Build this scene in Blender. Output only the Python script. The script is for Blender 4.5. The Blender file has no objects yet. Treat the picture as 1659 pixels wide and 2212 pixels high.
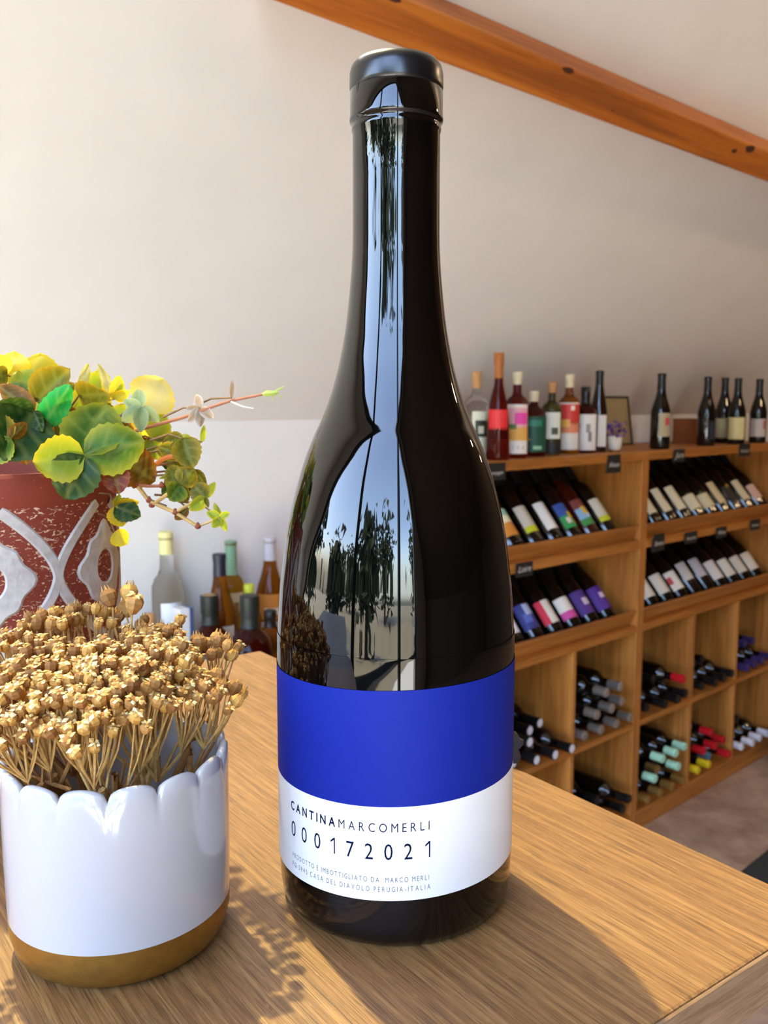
import bpy, math, random
from math import sin, cos, pi, radians, sqrt, atan2
from mathutils import Vector, Matrix

SC = bpy.context.scene
COL = SC.collection
random.seed(7)

# ------------------------------------------------------------------ camera, light, exposure
EYE = 1.515                      # camera height above the floor
TABLE_Z = EYE - 0.1757           # counter top
FPX, PITCH = 1937.8, 0.1198      # focal length in pixels of the 1659x2212 frame, pitch downwards
IMG_W, IMG_H = 1659.0, 2212.0

cam_data = bpy.data.cameras.new('camera')
cam_data.sensor_fit = 'VERTICAL'
cam_data.sensor_height = 24.0
cam_data.lens = FPX / IMG_H * 24.0
cam_data.clip_start = 0.01
cam_data.clip_end = 300
cam_data.dof.use_dof = True
cam_data.dof.focus_distance = 0.285
cam_data.dof.aperture_fstop = cam_data.lens / 1000.0 / 0.00105
cam = bpy.data.objects.new('camera', cam_data)
COL.objects.link(cam)
cam.location = (0, 0, EYE)
cam.rotation_euler = (pi / 2 - PITCH, 0, 0)
SC.camera = cam

SUN_DIR = Vector((-0.25, 0.433, 0.866)).normalized()     # towards the sun
sun_data = bpy.data.lights.new('sun', 'SUN')
sun_data.energy = 39.0
sun_data.angle = radians(0.9)
sun_data.color = (1.0, 0.84, 0.34)
sun = bpy.data.objects.new('sun', sun_data)
COL.objects.link(sun)
sun.location = (-2, 4, 8)
sun.rotation_euler = SUN_DIR.to_track_quat('Z', 'Y').to_euler()

world = bpy.data.worlds.new('sky')
SC.world = world
world.use_nodes = True
wn = world.node_tree
sky = wn.nodes.new('ShaderNodeTexSky')
sky.sky_type = 'NISHITA'
sky.sun_disc = False
sky.sun_elevation = radians(60)
sky.sun_rotation = atan2(SUN_DIR.x, SUN_DIR.y)
sky.air_density = 1.0
sky.dust_density = 3.0
sky.ozone_density = 1.0
bg = wn.nodes['Background']
bg.inputs['Strength'].default_value = 4.0
wn.links.new(sky.outputs['Color'], bg.inputs['Color'])

# added fill light at the lower gable opening; brightens the ceiling from below
fill_data = bpy.data.lights.new('gable_fill_light', 'AREA')
fill_data.shape = 'RECTANGLE'
fill_data.size, fill_data.size_y = 4.3, 0.72
fill_data.energy = 72.0
fill_data.color = (0.88, 0.95, 1.0)
fill_lamp = bpy.data.objects.new('gable_fill_light', fill_data)
COL.objects.link(fill_lamp)

SC.view_settings.view_transform = 'Standard'
SC.view_settings.look = 'None'
SC.view_settings.gamma = 1.0
SC.view_settings.exposure = 0.16
SC.view_settings.use_curve_mapping = False
SC.cycles.max_bounces = 10
SC.cycles.diffuse_bounces = 6
SC.cycles.caustics_reflective = False
SC.cycles.caustics_refractive = False
SC.cycles.sample_clamp_indirect = 8.0

# ------------------------------------------------------------------ frames of reference
CP, SP = cos(PITCH), sin(PITCH)


def ray(px, py):
    a = (px - IMG_W / 2) / FPX
    b = -(py - IMG_H / 2) / FPX
    return Vector((a, CP + b * SP, -SP + b * CP))


EYEV = Vector((0, 0, EYE))


def at(px, py, Y):
    """point of the place seen at a pixel, at distance Y in front of the camera"""
    d = ray(px, py)
    return EYEV + d * (Y / d.y)


RY = 0.83                                                # the wall of racks runs along RU
RU = Vector((sin(RY), cos(RY), 0))
RN = Vector((cos(RY), -sin(RY), 0))                      # rack fronts face this way
RP = Vector((0.91868, 3.05895, 0)) - 0.045 * RU          # seam between the two racks, on the floor
WALL_B = 0.42                                            # knee wall behind the racks
KNEE_Z = 1.47
TAN_A = math.tan(radians(40))


def rk(a, b, z):
    p = RP + a * RU - b * RN
    return Vector((p.x, p.y, z))


def wl(a, w, z):
    return rk(a, WALL_B - w, z)


RACK_M = Matrix(((RU.x, -RN.x, 0, RP.x), (RU.y, -RN.y, 0, RP.y), (0, 0, 1, 0), (0, 0, 0, 1)))


def rack_a(px, py, b):
    """rack coordinates (a, z) of a pixel at depth b behind the rack fronts"""
    d = ray(px, py)
    q = RP - b * RN
    t = (q - EYEV).dot(RN) / d.dot(RN)
    p = EYEV + t * d
    return (p - RP).dot(RU), p.z


# ------------------------------------------------------------------ material helpers
def lin(c):
    if isinstance(c, str):
        c = c.lstrip('#')
        c = [int(c[i:i + 2], 16) / 255 for i in (0, 2, 4)]
        c = [x / 12.92 if x <= 0.04045 else ((x + 0.055) / 1.055) ** 2.4 for x in c]
    return (c[0], c[1], c[2], 1.0)


MATS = {}


def mat(name, color=None, rough=0.5, metal=0.0, ior=1.5, trans=0.0, coat=0.0, noise=0.06, scale=40.0, emit=None, bump=0.0, spec=None):
    if name in MATS:
        return MATS[name]
    m = bpy.data.materials.new(name)
    m.use_nodes = True
    nt = m.node_tree
    b = nt.nodes['Principled BSDF']
    c = lin(color)
    b.inputs['Base Color'].default_value = c
    b.inputs['Roughness'].default_value = rough
    b.inputs['Metallic'].default_value = metal
    b.inputs['IOR'].default_value = ior
    b.inputs['Transmission Weight'].default_value = trans
    b.inputs['Coat Weight'].default_value = coat
    b.inputs['Coat Roughness'].default_value = 0.05
    if spec is not None:
        b.inputs['Specular IOR Level'].default_value = spec
    if noise > 0:
        tc = nt.nodes.new('ShaderNodeTexCoord')
        nz = nt.nodes.new('ShaderNodeTexNoise')
        nz.inputs['Scale'].default_value = scale
        nz.inputs['Detail'].default_value = 3
        nt.links.new(tc.outputs['Object'], nz.inputs['Vector'])
        rp = nt.nodes.new('ShaderNodeValToRGB')
        rp.color_ramp.elements[0].position = 0.3
        rp.color_ramp.elements[1].position = 0.7
        rp.color_ramp.elements[0].color = tuple(max(0, x * (1 - noise)) for x in c[:3]) + (1,)
        rp.color_ramp.elements[1].color = tuple(min(1, x * (1 + noise)) for x in c[:3]) + (1,)
        nt.links.new(nz.outputs['Fac'], rp.inputs['Fac'])
        nt.links.new(rp.outputs['Color'], b.inputs['Base Color'])
        if bump > 0:
            bp = nt.nodes.new('ShaderNodeBump')
            bp.inputs['Strength'].default_value = bump
            bp.inputs['Distance'].default_value = 0.002
            nt.links.new(nz.outputs['Fac'], bp.inputs['Height'])
            nt.links.new(bp.outputs['Normal'], b.inputs['Normal'])
    if emit:
        b.inputs['Emission Color'].default_value = lin(emit[0])
        b.inputs['Emission Strength'].default_value = emit[1]
    MATS[name] = m
    return m


def wood(name, dark, mid, light, axis='X', grain=60.0, stretch=0.04, rough=0.45, streak=0.5, fleck=0.0, bump=0.15, knots=False):
    """grain runs along one local axis of the object"""
    if name in MATS:
        return MATS[name]
    m = bpy.data.materials.new(name)
    m.use_nodes = True
    nt = m.node_tree
    L = nt.links.new
    N = nt.nodes.new
    b = nt.nodes['Principled BSDF']
    b.inputs['Roughness'].default_value = rough
    tc = N('ShaderNodeTexCoord')
    mp = N('ShaderNodeMapping')
    sc = [1.0, 1.0, 1.0]
    sc['XYZ'.index(axis)] = stretch
    mp.inputs['Scale'].default_value = sc
    L(tc.outputs['Object'], mp.inputs['Vector'])
    n1 = N('ShaderNodeTexNoise')
    n1.inputs['Scale'].default_value = grain
    n1.inputs['Detail'].default_value = 6
    n1.inputs['Roughness'].default_value = 0.65
    n1.inputs['Distortion'].default_value = 0.4
    L(mp.outputs['Vector'], n1.inputs['Vector'])
    r1 = N('ShaderNodeValToRGB')
    e = r1.color_ramp.elements
    e[0].position, e[0].color = 0.33, lin(dark)
    e[1].position, e[1].color = 0.68, lin(light)
    k = e.new(0.5)
    k.color = lin(mid)
    L(n1.outputs['Fac'], r1.inputs['Fac'])
    n2 = N('ShaderNodeTexNoise')
    n2.inputs['Scale'].default_value = grain * 5
    n2.inputs['Detail'].default_value = 3
    L(mp.outputs['Vector'], n2.inputs['Vector'])
    r2 = N('ShaderNodeValToRGB')
    r2.color_ramp.elements[0].position = 0.34
    r2.color_ramp.elements[1].position = 0.52
    v = 1 - streak
    r2.color_ramp.elements[0].color = (v, v, v, 1)
    L(n2.outputs['Fac'], r2.inputs['Fac'])
    mx = N('ShaderNodeMix')
    mx.data_type = 'RGBA'
    mx.blend_type = 'MULTIPLY'
    mx.inputs[0].default_value = 1.0
    L(r1.outputs['Color'], mx.inputs[6])
    L(r2.outputs['Color'], mx.inputs[7])
    out = mx.outputs[2]
    if fleck > 0:
        n3 = N('ShaderNodeTexNoise')
        n3.inputs['Scale'].default_value = grain * 2.2
        n3.inputs['Detail'].default_value = 2
        mp2 = N('ShaderNodeMapping')
        sc2 = [1.0, 1.0, 1.0]
        sc2['XYZ'.index(axis)] = 0.22
        mp2.inputs['Scale'].default_value = sc2
        L(tc.outputs['Object'], mp2.inputs['Vector'])
        L(mp2.outputs['Vector'], n3.inputs['Vector'])
        r3 = N('ShaderNodeValToRGB')
        r3.color_ramp.elements[0].position = 0.62
        r3.color_ramp.elements[1].position = 0.72
        L(n3.outputs['Fac'], r3.inputs['Fac'])
        ml = N('ShaderNodeMath')
        ml.operation = 'MULTIPLY'
        ml.inputs[1].default_value = fleck
        L(r3.outputs['Color'], ml.inputs[0])
        m3 = N('ShaderNodeMix')
        m3.data_type = 'RGBA'
        L(ml.outputs[0], m3.inputs[0])
        L(out, m3.inputs[6])
        m3.inputs[7].default_value = lin(light)
        out = m3.outputs[2]
    if knots:
        vz = N('ShaderNodeTexVoronoi')
        vz.inputs['Scale'].default_value = 2.6
        mp4 = N('ShaderNodeMapping')
        sc4 = [1.0, 1.0, 1.0]
        sc4['XYZ'.index(axis)] = 0.45
        mp4.inputs['Scale'].default_value = sc4
        L(tc.outputs['Object'], mp4.inputs['Vector'])
        L(mp4.outputs['Vector'], vz.inputs['Vector'])
        r4 = N('ShaderNodeValToRGB')
        r4.color_ramp.elements[0].position = 0.03
        r4.color_ramp.elements[0].color = (0.22, 0.16, 0.12, 1)
        r4.color_ramp.elements[1].position = 0.11
        L(vz.outputs['Distance'], r4.inputs['Fac'])
        m4 = N('ShaderNodeMix')
        m4.data_type = 'RGBA'
        m4.blend_type = 'MULTIPLY'
        m4.inputs[0].default_value = 1.0
        L(out, m4.inputs[6])
        L(r4.outputs['Color'], m4.inputs[7])
        out = m4.outputs[2]
    L(out, b.inputs['Base Color'])
    bp = N('ShaderNodeBump')
    bp.inputs['Strength'].default_value = bump
    bp.inputs['Distance'].default_value = 0.0006
    L(n2.outputs['Fac'], bp.inputs['Height'])
    L(bp.outputs['Normal'], b.inputs['Normal'])
    MATS[name] = m
    return m


# ------------------------------------------------------------------ mesh helpers
class MB:
    def __init__(self):
        self.v, self.f, self.mi, self.mats = [], [], [], []

    def m(self, material):
        if material not in self.mats:
            self.mats.append(material)
        return self.mats.index(material)

    def add(self, verts, faces, material=None, M=None):
        o = len(self.v)
        k = self.m(material) if material is not None else 0
        for p in verts:
            p = Vector(p)
            self.v.append(tuple(M @ p) if M is not None else tuple(p))
        for f in faces:
            self.f.append(tuple(i + o for i in f))
            self.mi.append(k)
        return self

    def box(self, x0, x1, y0, y1, z0, z1, material=None, M=None):
        vs = [(x, y, z) for x in (x0, x1) for y in (y0, y1) for z in (z0, z1)]
        fs = [(0, 1, 3, 2), (4, 6, 7, 5), (0, 4, 5, 1), (2, 3, 7, 6), (0, 2, 6, 4), (1, 5, 7, 3)]
        return self.add(vs, fs, material, M)

    def lathe(self, prof, seg=32, material=None, M=None, rfun=None):
        """prof: (r, z) from bottom to top; r = 0 at an end closes it"""
        vs, fs, rows = [], [], []
        for r, z in prof:
            if r <= 1e-7:
                rows.append([len(vs)])
                vs.append((0, 0, z))
            else:
                rows.append(list(range(len(vs), len(vs) + seg)))
                for i in range(seg):
                    t = 2 * pi * i / seg
                    vs.append((r * cos(t), r * sin(t), z))
        for A, B in zip(rows[:-1], rows[1:]):
            for i in range(seg):
                j = (i + 1) % seg
                if len(A) == 1 and len(B) == 1:
                    continue
                if len(A) == 1:
                    fs.append((A[0], B[j], B[i]))
                elif len(B) == 1:
                    fs.append((A[i], A[j], B[0]))
                else:
                    fs.append((A[i], A[j], B[j], B[i]))
        return self.add(vs, fs, material, M)

    def tube(self, pts, radii, seg=6, material=None, cap=True):
        pts = [Vector(p) for p in pts]
        if not hasattr(radii, '__len__'):
            radii = [radii] * len(pts)
        vs, fs = [], []
        prev = None
        for i, p in enumerate(pts):
            d = (pts[min(i + 1, len(pts) - 1)] - pts[max(i - 1, 0)])
            d = d.normalized() if d.length > 1e-9 else Vector((0, 0, 1))
            if prev is None:
                up = Vector((0, 0, 1)) if abs(d.z) < 0.9 else Vector((1, 0, 0))
                x = d.cross(up).normalized()
            else:
                x = (prev - d * prev.dot(d)).normalized()
            prev = x
            y = d.cross(x)
            for k in range(seg):
                t = 2 * pi * k / seg
                vs.append(p + radii[i] * (cos(t) * x + sin(t) * y))
        for i in range(len(pts) - 1):
            for k in range(seg):
                j = (k + 1) % seg
                fs.append((i * seg + k, i * seg + j, (i + 1) * seg + j, (i + 1) * seg + k))
        if cap:
            fs.append(tuple(reversed(range(seg))))
            fs.append(tuple(range((len(pts) - 1) * seg, len(pts) * seg)))
        return self.add(vs, fs, material)

    def patch(self, r, z0, z1, a0, a1, material=None, M=None, na=12, nz=1, tilt=0.0, thick=0.0):
        """piece of a cylinder wall; angle 0 looks along -Y, positive towards +X"""
        vs, fs = [], []
        for k in range(nz + 1):
            for i in range(na + 1):
                t = a0 + (a1 - a0) * i / na
                z = z0 + (z1 - z0) * k / nz + tilt * sin(t)
                rr = r(z) if callable(r) else r
                vs.append((rr * sin(t), -rr * cos(t), z))
        for k in range(nz):
            for i in range(na):
                q = k * (na + 1) + i
                fs.append((q, q + 1, q + na + 2, q + na + 1))
        return self.add(vs, fs, material, M)

    def mesh(self, name, smooth=True, angle=35):
        me = bpy.data.meshes.new(name)
        me.from_pydata(self.v, [], self.f)
        for k in self.mats:
            me.materials.append(k)
        if self.mats:
            me.polygons.foreach_set('material_index', self.mi)
        me.update()
        if smooth:
            me.polygons.foreach_set('use_smooth', [True] * len(me.polygons))
            me.set_sharp_from_angle(angle=radians(angle))
        return me


def link(name, me, parent=None, M=None, loc=None):
    o = bpy.data.objects.new(name, me)
    COL.objects.link(o)
    if parent is not None:
        o.parent = parent
    if M is not None:
        o.matrix_basis = M
    if loc is not None:
        o.location = loc
    return o


def obj(name, mb, parent=None, M=None, loc=None, smooth=True, angle=35, bevel=0.0, seg=2):
    me = mb.mesh(name, smooth, angle)
    o = link(name, me, parent, M, loc)
    if bevel > 0:
        bm = o.modifiers.new('bevel', 'BEVEL')
        bm.width = bevel
        bm.segments = seg
        bm.limit_method = 'ANGLE'
        bm.angle_limit = radians(40)
    return o


def tag(o, label, cat, group=None):
    o['label'] = label
    o['category'] = cat
    if group:
        o['group'] = group
    return o


def struct(o):
    o['kind'] = 'structure'
    return o


def thing(name, label, cat, loc=(0, 0, 0), rz=0.0, group=None, M=None):
    o = bpy.data.objects.new(name, None)
    COL.objects.link(o)
    o.empty_display_size = 0.02
    o.location = loc
    o.rotation_euler = (0, 0, rz)
    if M is not None:
        o.matrix_basis = M
    return tag(o, label, cat, group)


def text_mesh(txt, size=1.0, offset=0.0, xscale=1.0, shear=0.0):
    cu = bpy.data.curves.new('lettering', 'FONT')
    cu.body = txt
    cu.size = size
    cu.offset = offset
    cu.shear = shear
    cu.resolution_u = 3
    cu.fill_mode = 'FRONT'
    o = bpy.data.objects.new('lettering', cu)
    COL.objects.link(o)
    dg = bpy.context.evaluated_depsgraph_get()
    dg.update()
    me = bpy.data.meshes.new_from_object(o.evaluated_get(dg))
    vs = [Vector((v.co.x * xscale, v.co.y, 0)) for v in me.vertices]
    fs = [tuple(p.vertices) for p in me.polygons]
    bpy.data.objects.remove(o)
    bpy.data.curves.remove(cu)
    bpy.data.meshes.remove(me)
    return vs, fs


GLYPH = {}


def glyph(ch, off):
    k = (ch, off)
    if ch == '1' and k not in GLYPH:
        t = 0.075 + 2 * off                     # upright with a flag, as on the label
        vs = [Vector(p) for p in ((0.30, 0, 0), (0.30 + t, 0, 0), (0.30 + t, 0.70, 0), (0.30, 0.70, 0), (0.30, 0.60, 0), (0.10, 0.47, 0), (0.10, 0.47 + t * 1.15, 0))]
        GLYPH[k] = (vs, [(0, 1, 2, 4), (4, 2, 3), (5, 4, 3, 6)], 0.10, 0.30 + t)
    if k not in GLYPH:
        vs, fs = text_mesh(ch, 1.0, off)
        ys = [v.y for v in vs] or [0]
        xs = [v.x for v in vs] or [0]
        GLYPH[k] = (vs, fs, min(xs), max(xs))
    return GLYPH[k]


def ring_text(mb, txt, r, zbase, height, a_start, a_end, material, xs=0.8, off=0.0, bold=0, tilt=0.0, even=True, space=0.35):
    """letters set round a cylinder between two angles"""
    CAP = 0.70
    sc = height / CAP
    n = len(txt)
    if even:
        wid = [1.0] * n
    else:
        wid = []
        for ch in txt:
            if ch == ' ':
                wid.append(0.45)
            else:
                g = glyph(ch, off)
                wid.append(g[3] - g[2] + space)
    tot = sum(wid)
    pos, s = [], 0
    for w in wid:
        pos.append(s + w / 2)
        s += w
    # first and last glyph sit flush with the ends
    for i, ch in enumerate(txt):
        if ch == ' ':
            continue
        vs, fs, x0, x1 = glyph(ch, 0.022 if i < bold else off)
        cx = (x0 + x1) / 2
        lo, hi = pos[0], pos[-1]
        ac = a_start + (a_end - a_start) * (pos[i] - lo) / max(1e-6, hi - lo)
        out = []
        for v in vs:
            t = ac + (v.x - cx) * sc * xs / r
            out.append((r * sin(t), -r * cos(t), zbase + v.y * sc + tilt * sin(t)))
        mb.add(out, fs, material)


# ------------------------------------------------------------------ common materials
M_PAINT = mat('white_plaster', '#ecebe8', rough=0.9, noise=0.02, scale=6)
M_FLOOR = None
M_PANEL = mat('dark_timber_panel', '#5a4636', rough=0.7, noise=0.15, scale=8)


def floor_mat():
    m = bpy.data.materials.new('mottled_concrete')
    m.use_nodes = True
    nt = m.node_tree
    b = nt.nodes['Principled BSDF']
    b.inputs['Roughness'].default_value = 0.55
    tc = nt.nodes.new('ShaderNodeTexCoord')
    n1 = nt.nodes.new('ShaderNodeTexNoise')
    n1.inputs['Scale'].default_value = 5
    n1.inputs['Detail'].default_value = 8
    n1.inputs['Roughness'].default_value = 0.7
    r = nt.nodes.new('ShaderNodeValToRGB')
    r.color_ramp.elements[0].position = 0.35
    r.color_ramp.elements[0].color = lin('#8a6f5c')
    r.color_ramp.elements[1].position = 0.62
    r.color_ramp.elements[1].color = lin('#b79d86')
    nt.links.new(tc.outputs['Object'], n1.inputs['Vector'])
    nt.links.new(n1.outputs['Fac'], r.inputs['Fac'])
    nt.links.new(r.outputs['Color'], b.inputs['Base Color'])
    return m


RACKW = dict(dark='#95591f', mid='#ab6a2a', light='#c07f3a')
M_RACK_X = wood('rack_pine_along', axis='X', grain=26, stretch=0.05, streak=0.25, rough=0.5, **RACKW)
M_RACK_Z = wood('rack_pine_upright', axis='Z', grain=26, stretch=0.05, streak=0.25, rough=0.5, **RACKW)
M_RACK_Y = wood('rack_pine_deep', axis='Y', grain=26, stretch=0.05, streak=0.25, rough=0.5, **RACKW)
M_BEAM = wood('purlin_timber', '#94501c', '#b8661f', '#cc7c2c', axis='X', grain=22, stretch=0.05, streak=0.2, rough=0.55, knots=True)
M_OAK = wood('oak_laminate', '#664423', '#7c552d', '#956e40', axis='X', grain=400, stretch=0.03, streak=0.5, fleck=0.45, rough=0.5, bump=0.2)
M_OAK_EDGE = wood('oak_edge_band', '#6a4f38', '#7f6247', '#937658', axis='Y', grain=300, stretch=0.05, streak=0.35, rough=0.45)
M_SLOPE = mat('interior_dark_board', '#17110c', rough=0.7)  # dark of the shaded row interior put into the board colour
M_DARK_PANEL = mat('charcoal_panel', '#14161c', rough=0.5)
M_GLASS_BLACK = mat('black_bottle_glass', '#020202', rough=0.03, ior=1.53, noise=0)
M_WINE = mat('dark_wine_glass', '#0a0806', rough=0.08, ior=1.6, noise=0)
M_WINE_BROWN = mat('brown_wine_glass', '#241206', rough=0.08, ior=1.6, noise=0)
M_WINE_RED = mat('deep_red_wine_glass', '#3a0c08', rough=0.08, ior=1.6, noise=0)

# ------------------------------------------------------------------ the setting
A0, A1 = -3.75, 3.2               # gable walls
WR = 3.2                         # ridge line
SKA0, SKA1, SKW0, SKW1 = -2.75, -2.0, 0.88, 1.42      # roof window


def ceil_z(w):
    return KNEE_Z + TAN_A * (w if w <= WR else 2 * WR - w)


def quad(mb, pts, material):
    mb.add(pts, [(0, 1, 2, 3)] if len(pts) == 4 else [tuple(range(len(pts)))], material)


M_FLOOR = floor_mat()
mb = MB()
c4 = [wl(A0, 0, 0), wl(A1, 0, 0), wl(A1, 2 * WR, 0), wl(A0, 2 * WR, 0)]
mb.add(c4 + [p - Vector((0, 0, 0.1)) for p in c4], [(0, 3, 2, 1), (4, 5, 6, 7), (0, 1, 5, 4), (1, 2, 6, 5), (2, 3, 7, 6), (3, 0, 4, 7)], M_FLOOR)
struct(obj('floor', mb, smooth=False))


def slab(mb, a0, a1, w0, w1, t, material):
    """piece of sloping roof lining with thickness"""
    lo = [wl(a0, w0, ceil_z(w0)), wl(a1, w0, ceil_z(w0)), wl(a1, w1, ceil_z(w1)), wl(a0, w1, ceil_z(w1))]
    up = [p + Vector((0, 0, t)) for p in lo]
    mb.add(lo + up, [(0, 1, 2, 3), (7, 6, 5, 4), (0, 4, 5, 1), (1, 5, 6, 2), (2, 6, 7, 3), (3, 7, 4, 0)], material)


mb = MB()
slab(mb, A0, A1, 0, SKW0, 0.16, M_PAINT)
slab(mb, A0, SKA0, SKW0, SKW1, 0.16, M_PAINT)
slab(mb, SKA1, A1, SKW0, SKW1, 0.16, M_PAINT)
slab(mb, A0, A1, SKW1, WR, 0.16, M_PAINT)
slab(mb, A0, A1, WR, 2 * WR, 0.16, M_PANEL)
struct(obj('ceiling', mb, smooth=False))

mb = MB()
wb = [wl(A0, 0, 0), wl(A1, 0, 0), wl(A1, 0, KNEE_Z), wl(A0, 0, KNEE_Z)]
bk = [p - RN * 0.12 for p in wb]
mb.add(wb + bk, [(0, 3, 2, 1), (4, 5, 6, 7), (0, 1, 5, 4), (1, 2, 6, 5), (2, 3, 7, 6), (3, 0, 4, 7)], M_PAINT)
struct(obj('wall_back', mb, smooth=False))
mb = MB()
wb = [wl(A0, 2 * WR, 0), wl(A1, 2 * WR, 0), wl(A1, 2 * WR, KNEE_Z), wl(A0, 2 * WR, KNEE_Z)]
bk = [p + RN * 0.12 for p in wb]
mb.add(wb + bk, [(0, 1, 2, 3), (4, 7, 6, 5), (0, 4, 5, 1), (1, 5, 6, 2), (2, 6, 7, 3), (3, 7, 4, 0)], M_PANEL)
struct(obj('wall_front', mb, smooth=False))
mb = MB()
g = [wl(A1, 0, 0), wl(A1, 2 * WR, 0), wl(A1, 2 * WR, KNEE_Z), wl(A1, WR, ceil_z(WR)), wl(A1, 0, KNEE_Z)]
g2 = [p + RU * 0.12 for p in g]
mb.add(g + g2, [(0, 1, 2, 3, 4), (9, 8, 7, 6, 5)] + [(i, i + 5, (i + 1) % 5 + 5, (i + 1) % 5) for i in range(5)], M_PANEL)
struct(obj('wall_right', mb, smooth=False))

# glazed gable on the left, behind the camera's shoulder
GW0, GW1, GZ0 = 0.14, 4.7, 0.06


def gtop(w):
    return ceil_z(w) - 0.32


mb = MB()
def gab(pts):
    k = len(pts)
    q = [wl(A0, w, z) for w, z in pts]
    q2 = [p - RU * 0.14 for p in q]
    mb.add(q + q2, [tuple(range(k)), tuple(reversed(range(k, 2 * k)))] + [(i, i + k, (i + 1) % k + k, (i + 1) % k) for i in range(k)], M_PAINT)
gab([(0, 0), (2 * WR, 0), (2 * WR, GZ0), (0, GZ0)])
gab([(0, GZ0), (GW0, GZ0), (GW0, ceil_z(GW0)), (0, KNEE_Z)])
gab([(GW1, GZ0), (2 * WR, GZ0), (2 * WR, KNEE_Z), (GW1, ceil_z(GW1))])
gab([(GW0, gtop(GW0)), (WR, gtop(WR)), (WR, ceil_z(WR)), (GW0, ceil_z(GW0))])
gab([(WR, gtop(WR)), (GW1, gtop(GW1)), (GW1, ceil_z(GW1)), (WR, ceil_z(WR))])
struct(obj('wall_left', mb, smooth=False))
M_FRAME = mat('anthracite_frame', '#1b1d20', rough=0.45)
mb = MB()
def bar(mb, p, q, t, material):
    mb.tube([p, q], t, 4, material)
for w in (GW0 + 0.03, 2.0, 3.4, GW1 - 0.03):
    bar(mb, wl(A0 - 0.05, w, GZ0), wl(A0 - 0.05, w, gtop(w)), 0.05, M_FRAME)
for z in (GZ0 + 0.03, 1.0):
    bar(mb, wl(A0 - 0.05, GW0, z), wl(A0 - 0.05, GW1, z), 0.045, M_FRAME)
bar(mb, wl(A0 - 0.05, GW0, gtop(GW0)), wl(A0 - 0.05, WR, gtop(WR)), 0.05, M_FRAME)
bar(mb, wl(A0 - 0.05, WR, gtop(WR)), wl(A0 - 0.05, GW1, gtop(GW1)), 0.05, M_FRAME)
struct(obj('window_1', mb, smooth=False))
mb = MB()
for (p, q) in (((SKA0, SKW0), (SKA1, SKW0)), ((SKA0, SKW1), (SKA1, SKW1)), ((SKA0, SKW0), (SKA0, SKW1)), ((SKA1, SKW0), (SKA1, SKW1))):
    bar(mb, wl(p[0], p[1], ceil_z(p[1]) + 0.17), wl(q[0], q[1], ceil_z(q[1]) + 0.17), 0.035, M_FRAME)
o = struct(obj('window_2', mb, smooth=False))
m_ = bpy.data.materials.new('dimming_filter')
m_.use_nodes = True
nt_ = m_.node_tree
tr_ = nt_.nodes.new('ShaderNodeBsdfTransparent')
tr_.inputs['Color'].default_value = (0.14, 0.14, 0.14, 1)  # added filter over the roof window, dims sun and sky entering there
nt_.links.new(tr_.outputs[0], nt_.nodes['Material Output'].inputs['Surface'])
mb = MB().add([wl(a_, w_, ceil_z(w_) + 0.165) for a_, w_ in ((SKA0, SKW0), (SKA1, SKW0), (SKA1, SKW1), (SKA0, SKW1))], [(0, 1, 2, 3)], m_)
obj('added_dimming_pane', mb, o, smooth=False)

fill_lamp.location = wl(A0 - 0.13, (GW0 + GW1) / 2, 0.45)
fill_lamp.rotation_euler = (-RU).to_track_quat('Z', 'Y').to_euler()
# purlin: square timber lying against the sloping ceiling
up = Vector((0, 0, 1))
slope = (RN * cos(radians(40)) + up * sin(radians(40)))         # up the slope, into the room
inward = (RN * sin(radians(40)) - up * cos(radians(40)))        # away from the lining
w_up = 0.897
org = wl(0, w_up, ceil_z(w_up))
Mb = Matrix(((RU.x, slope.x, -inward.x, org.x), (RU.y, slope.y, -inward.y, org.y), (RU.z, slope.z, -inward.z, org.z), (0, 0, 0, 1)))
mb = MB().box(-1.87, A1, -0.075, 0.0, -0.0766, -0.002, M_BEAM)
struct(obj('trim_1', mb, M=Mb, bevel=0.006, smooth=False))

M_KNOT = mat('timber_knot', '#4a2410', rough=0.6, noise=0.3, scale=60)
for a_, y_, ra, rb in ((-1.655, -0.006, 0.016, 0.005), (-1.19, -0.005, 0.018, 0.006), (-0.99, -0.045, 0.005, 0.002), (-0.415, -0.012, 0.022, 0.010), (-0.47, -0.03, 0.012, 0.006)):
    K_ = 18
    vs = [(a_, y_, -0.07715)] + [(a_ + ra * cos(2 * pi * i / K_) * (1 + 0.2 * sin(5 * i)), y_ + rb * sin(2 * pi * i / K_), -0.0768) for i in range(K_)]
    obj('knot', MB().add(vs, [(0, (i + 1) % K_ + 1, i + 1) for i in range(K_)], M_KNOT), bpy.data.objects['trim_1'])

# garden outside the gable
mb = MB()
G = wl(A0, 3, 0)
mb.add([G + RN * 60 - RU * 0.2 + Vector((0, 0, -0.3)), G - RN * 60 - RU * 0.2 + Vector((0, 0, -0.3)), G - RN * 60 - RU * 90 + Vector((0, 0, -0.3)), G + RN * 60 - RU * 90 + Vector((0, 0, -0.3))], [(0, 1, 2, 3)], mat('pale_gravel_ground', '#6f6a60', rough=1, noise=0.12, scale=0.8))
struct(obj('ground', mb, smooth=False))
M_LEAFY = mat('tree_foliage', '#1d2a14', rough=0.9, noise=0.4, scale=2)
M_BARK = mat('tree_bark', '#2a2018', rough=0.95, noise=0.3, scale=9)


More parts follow.
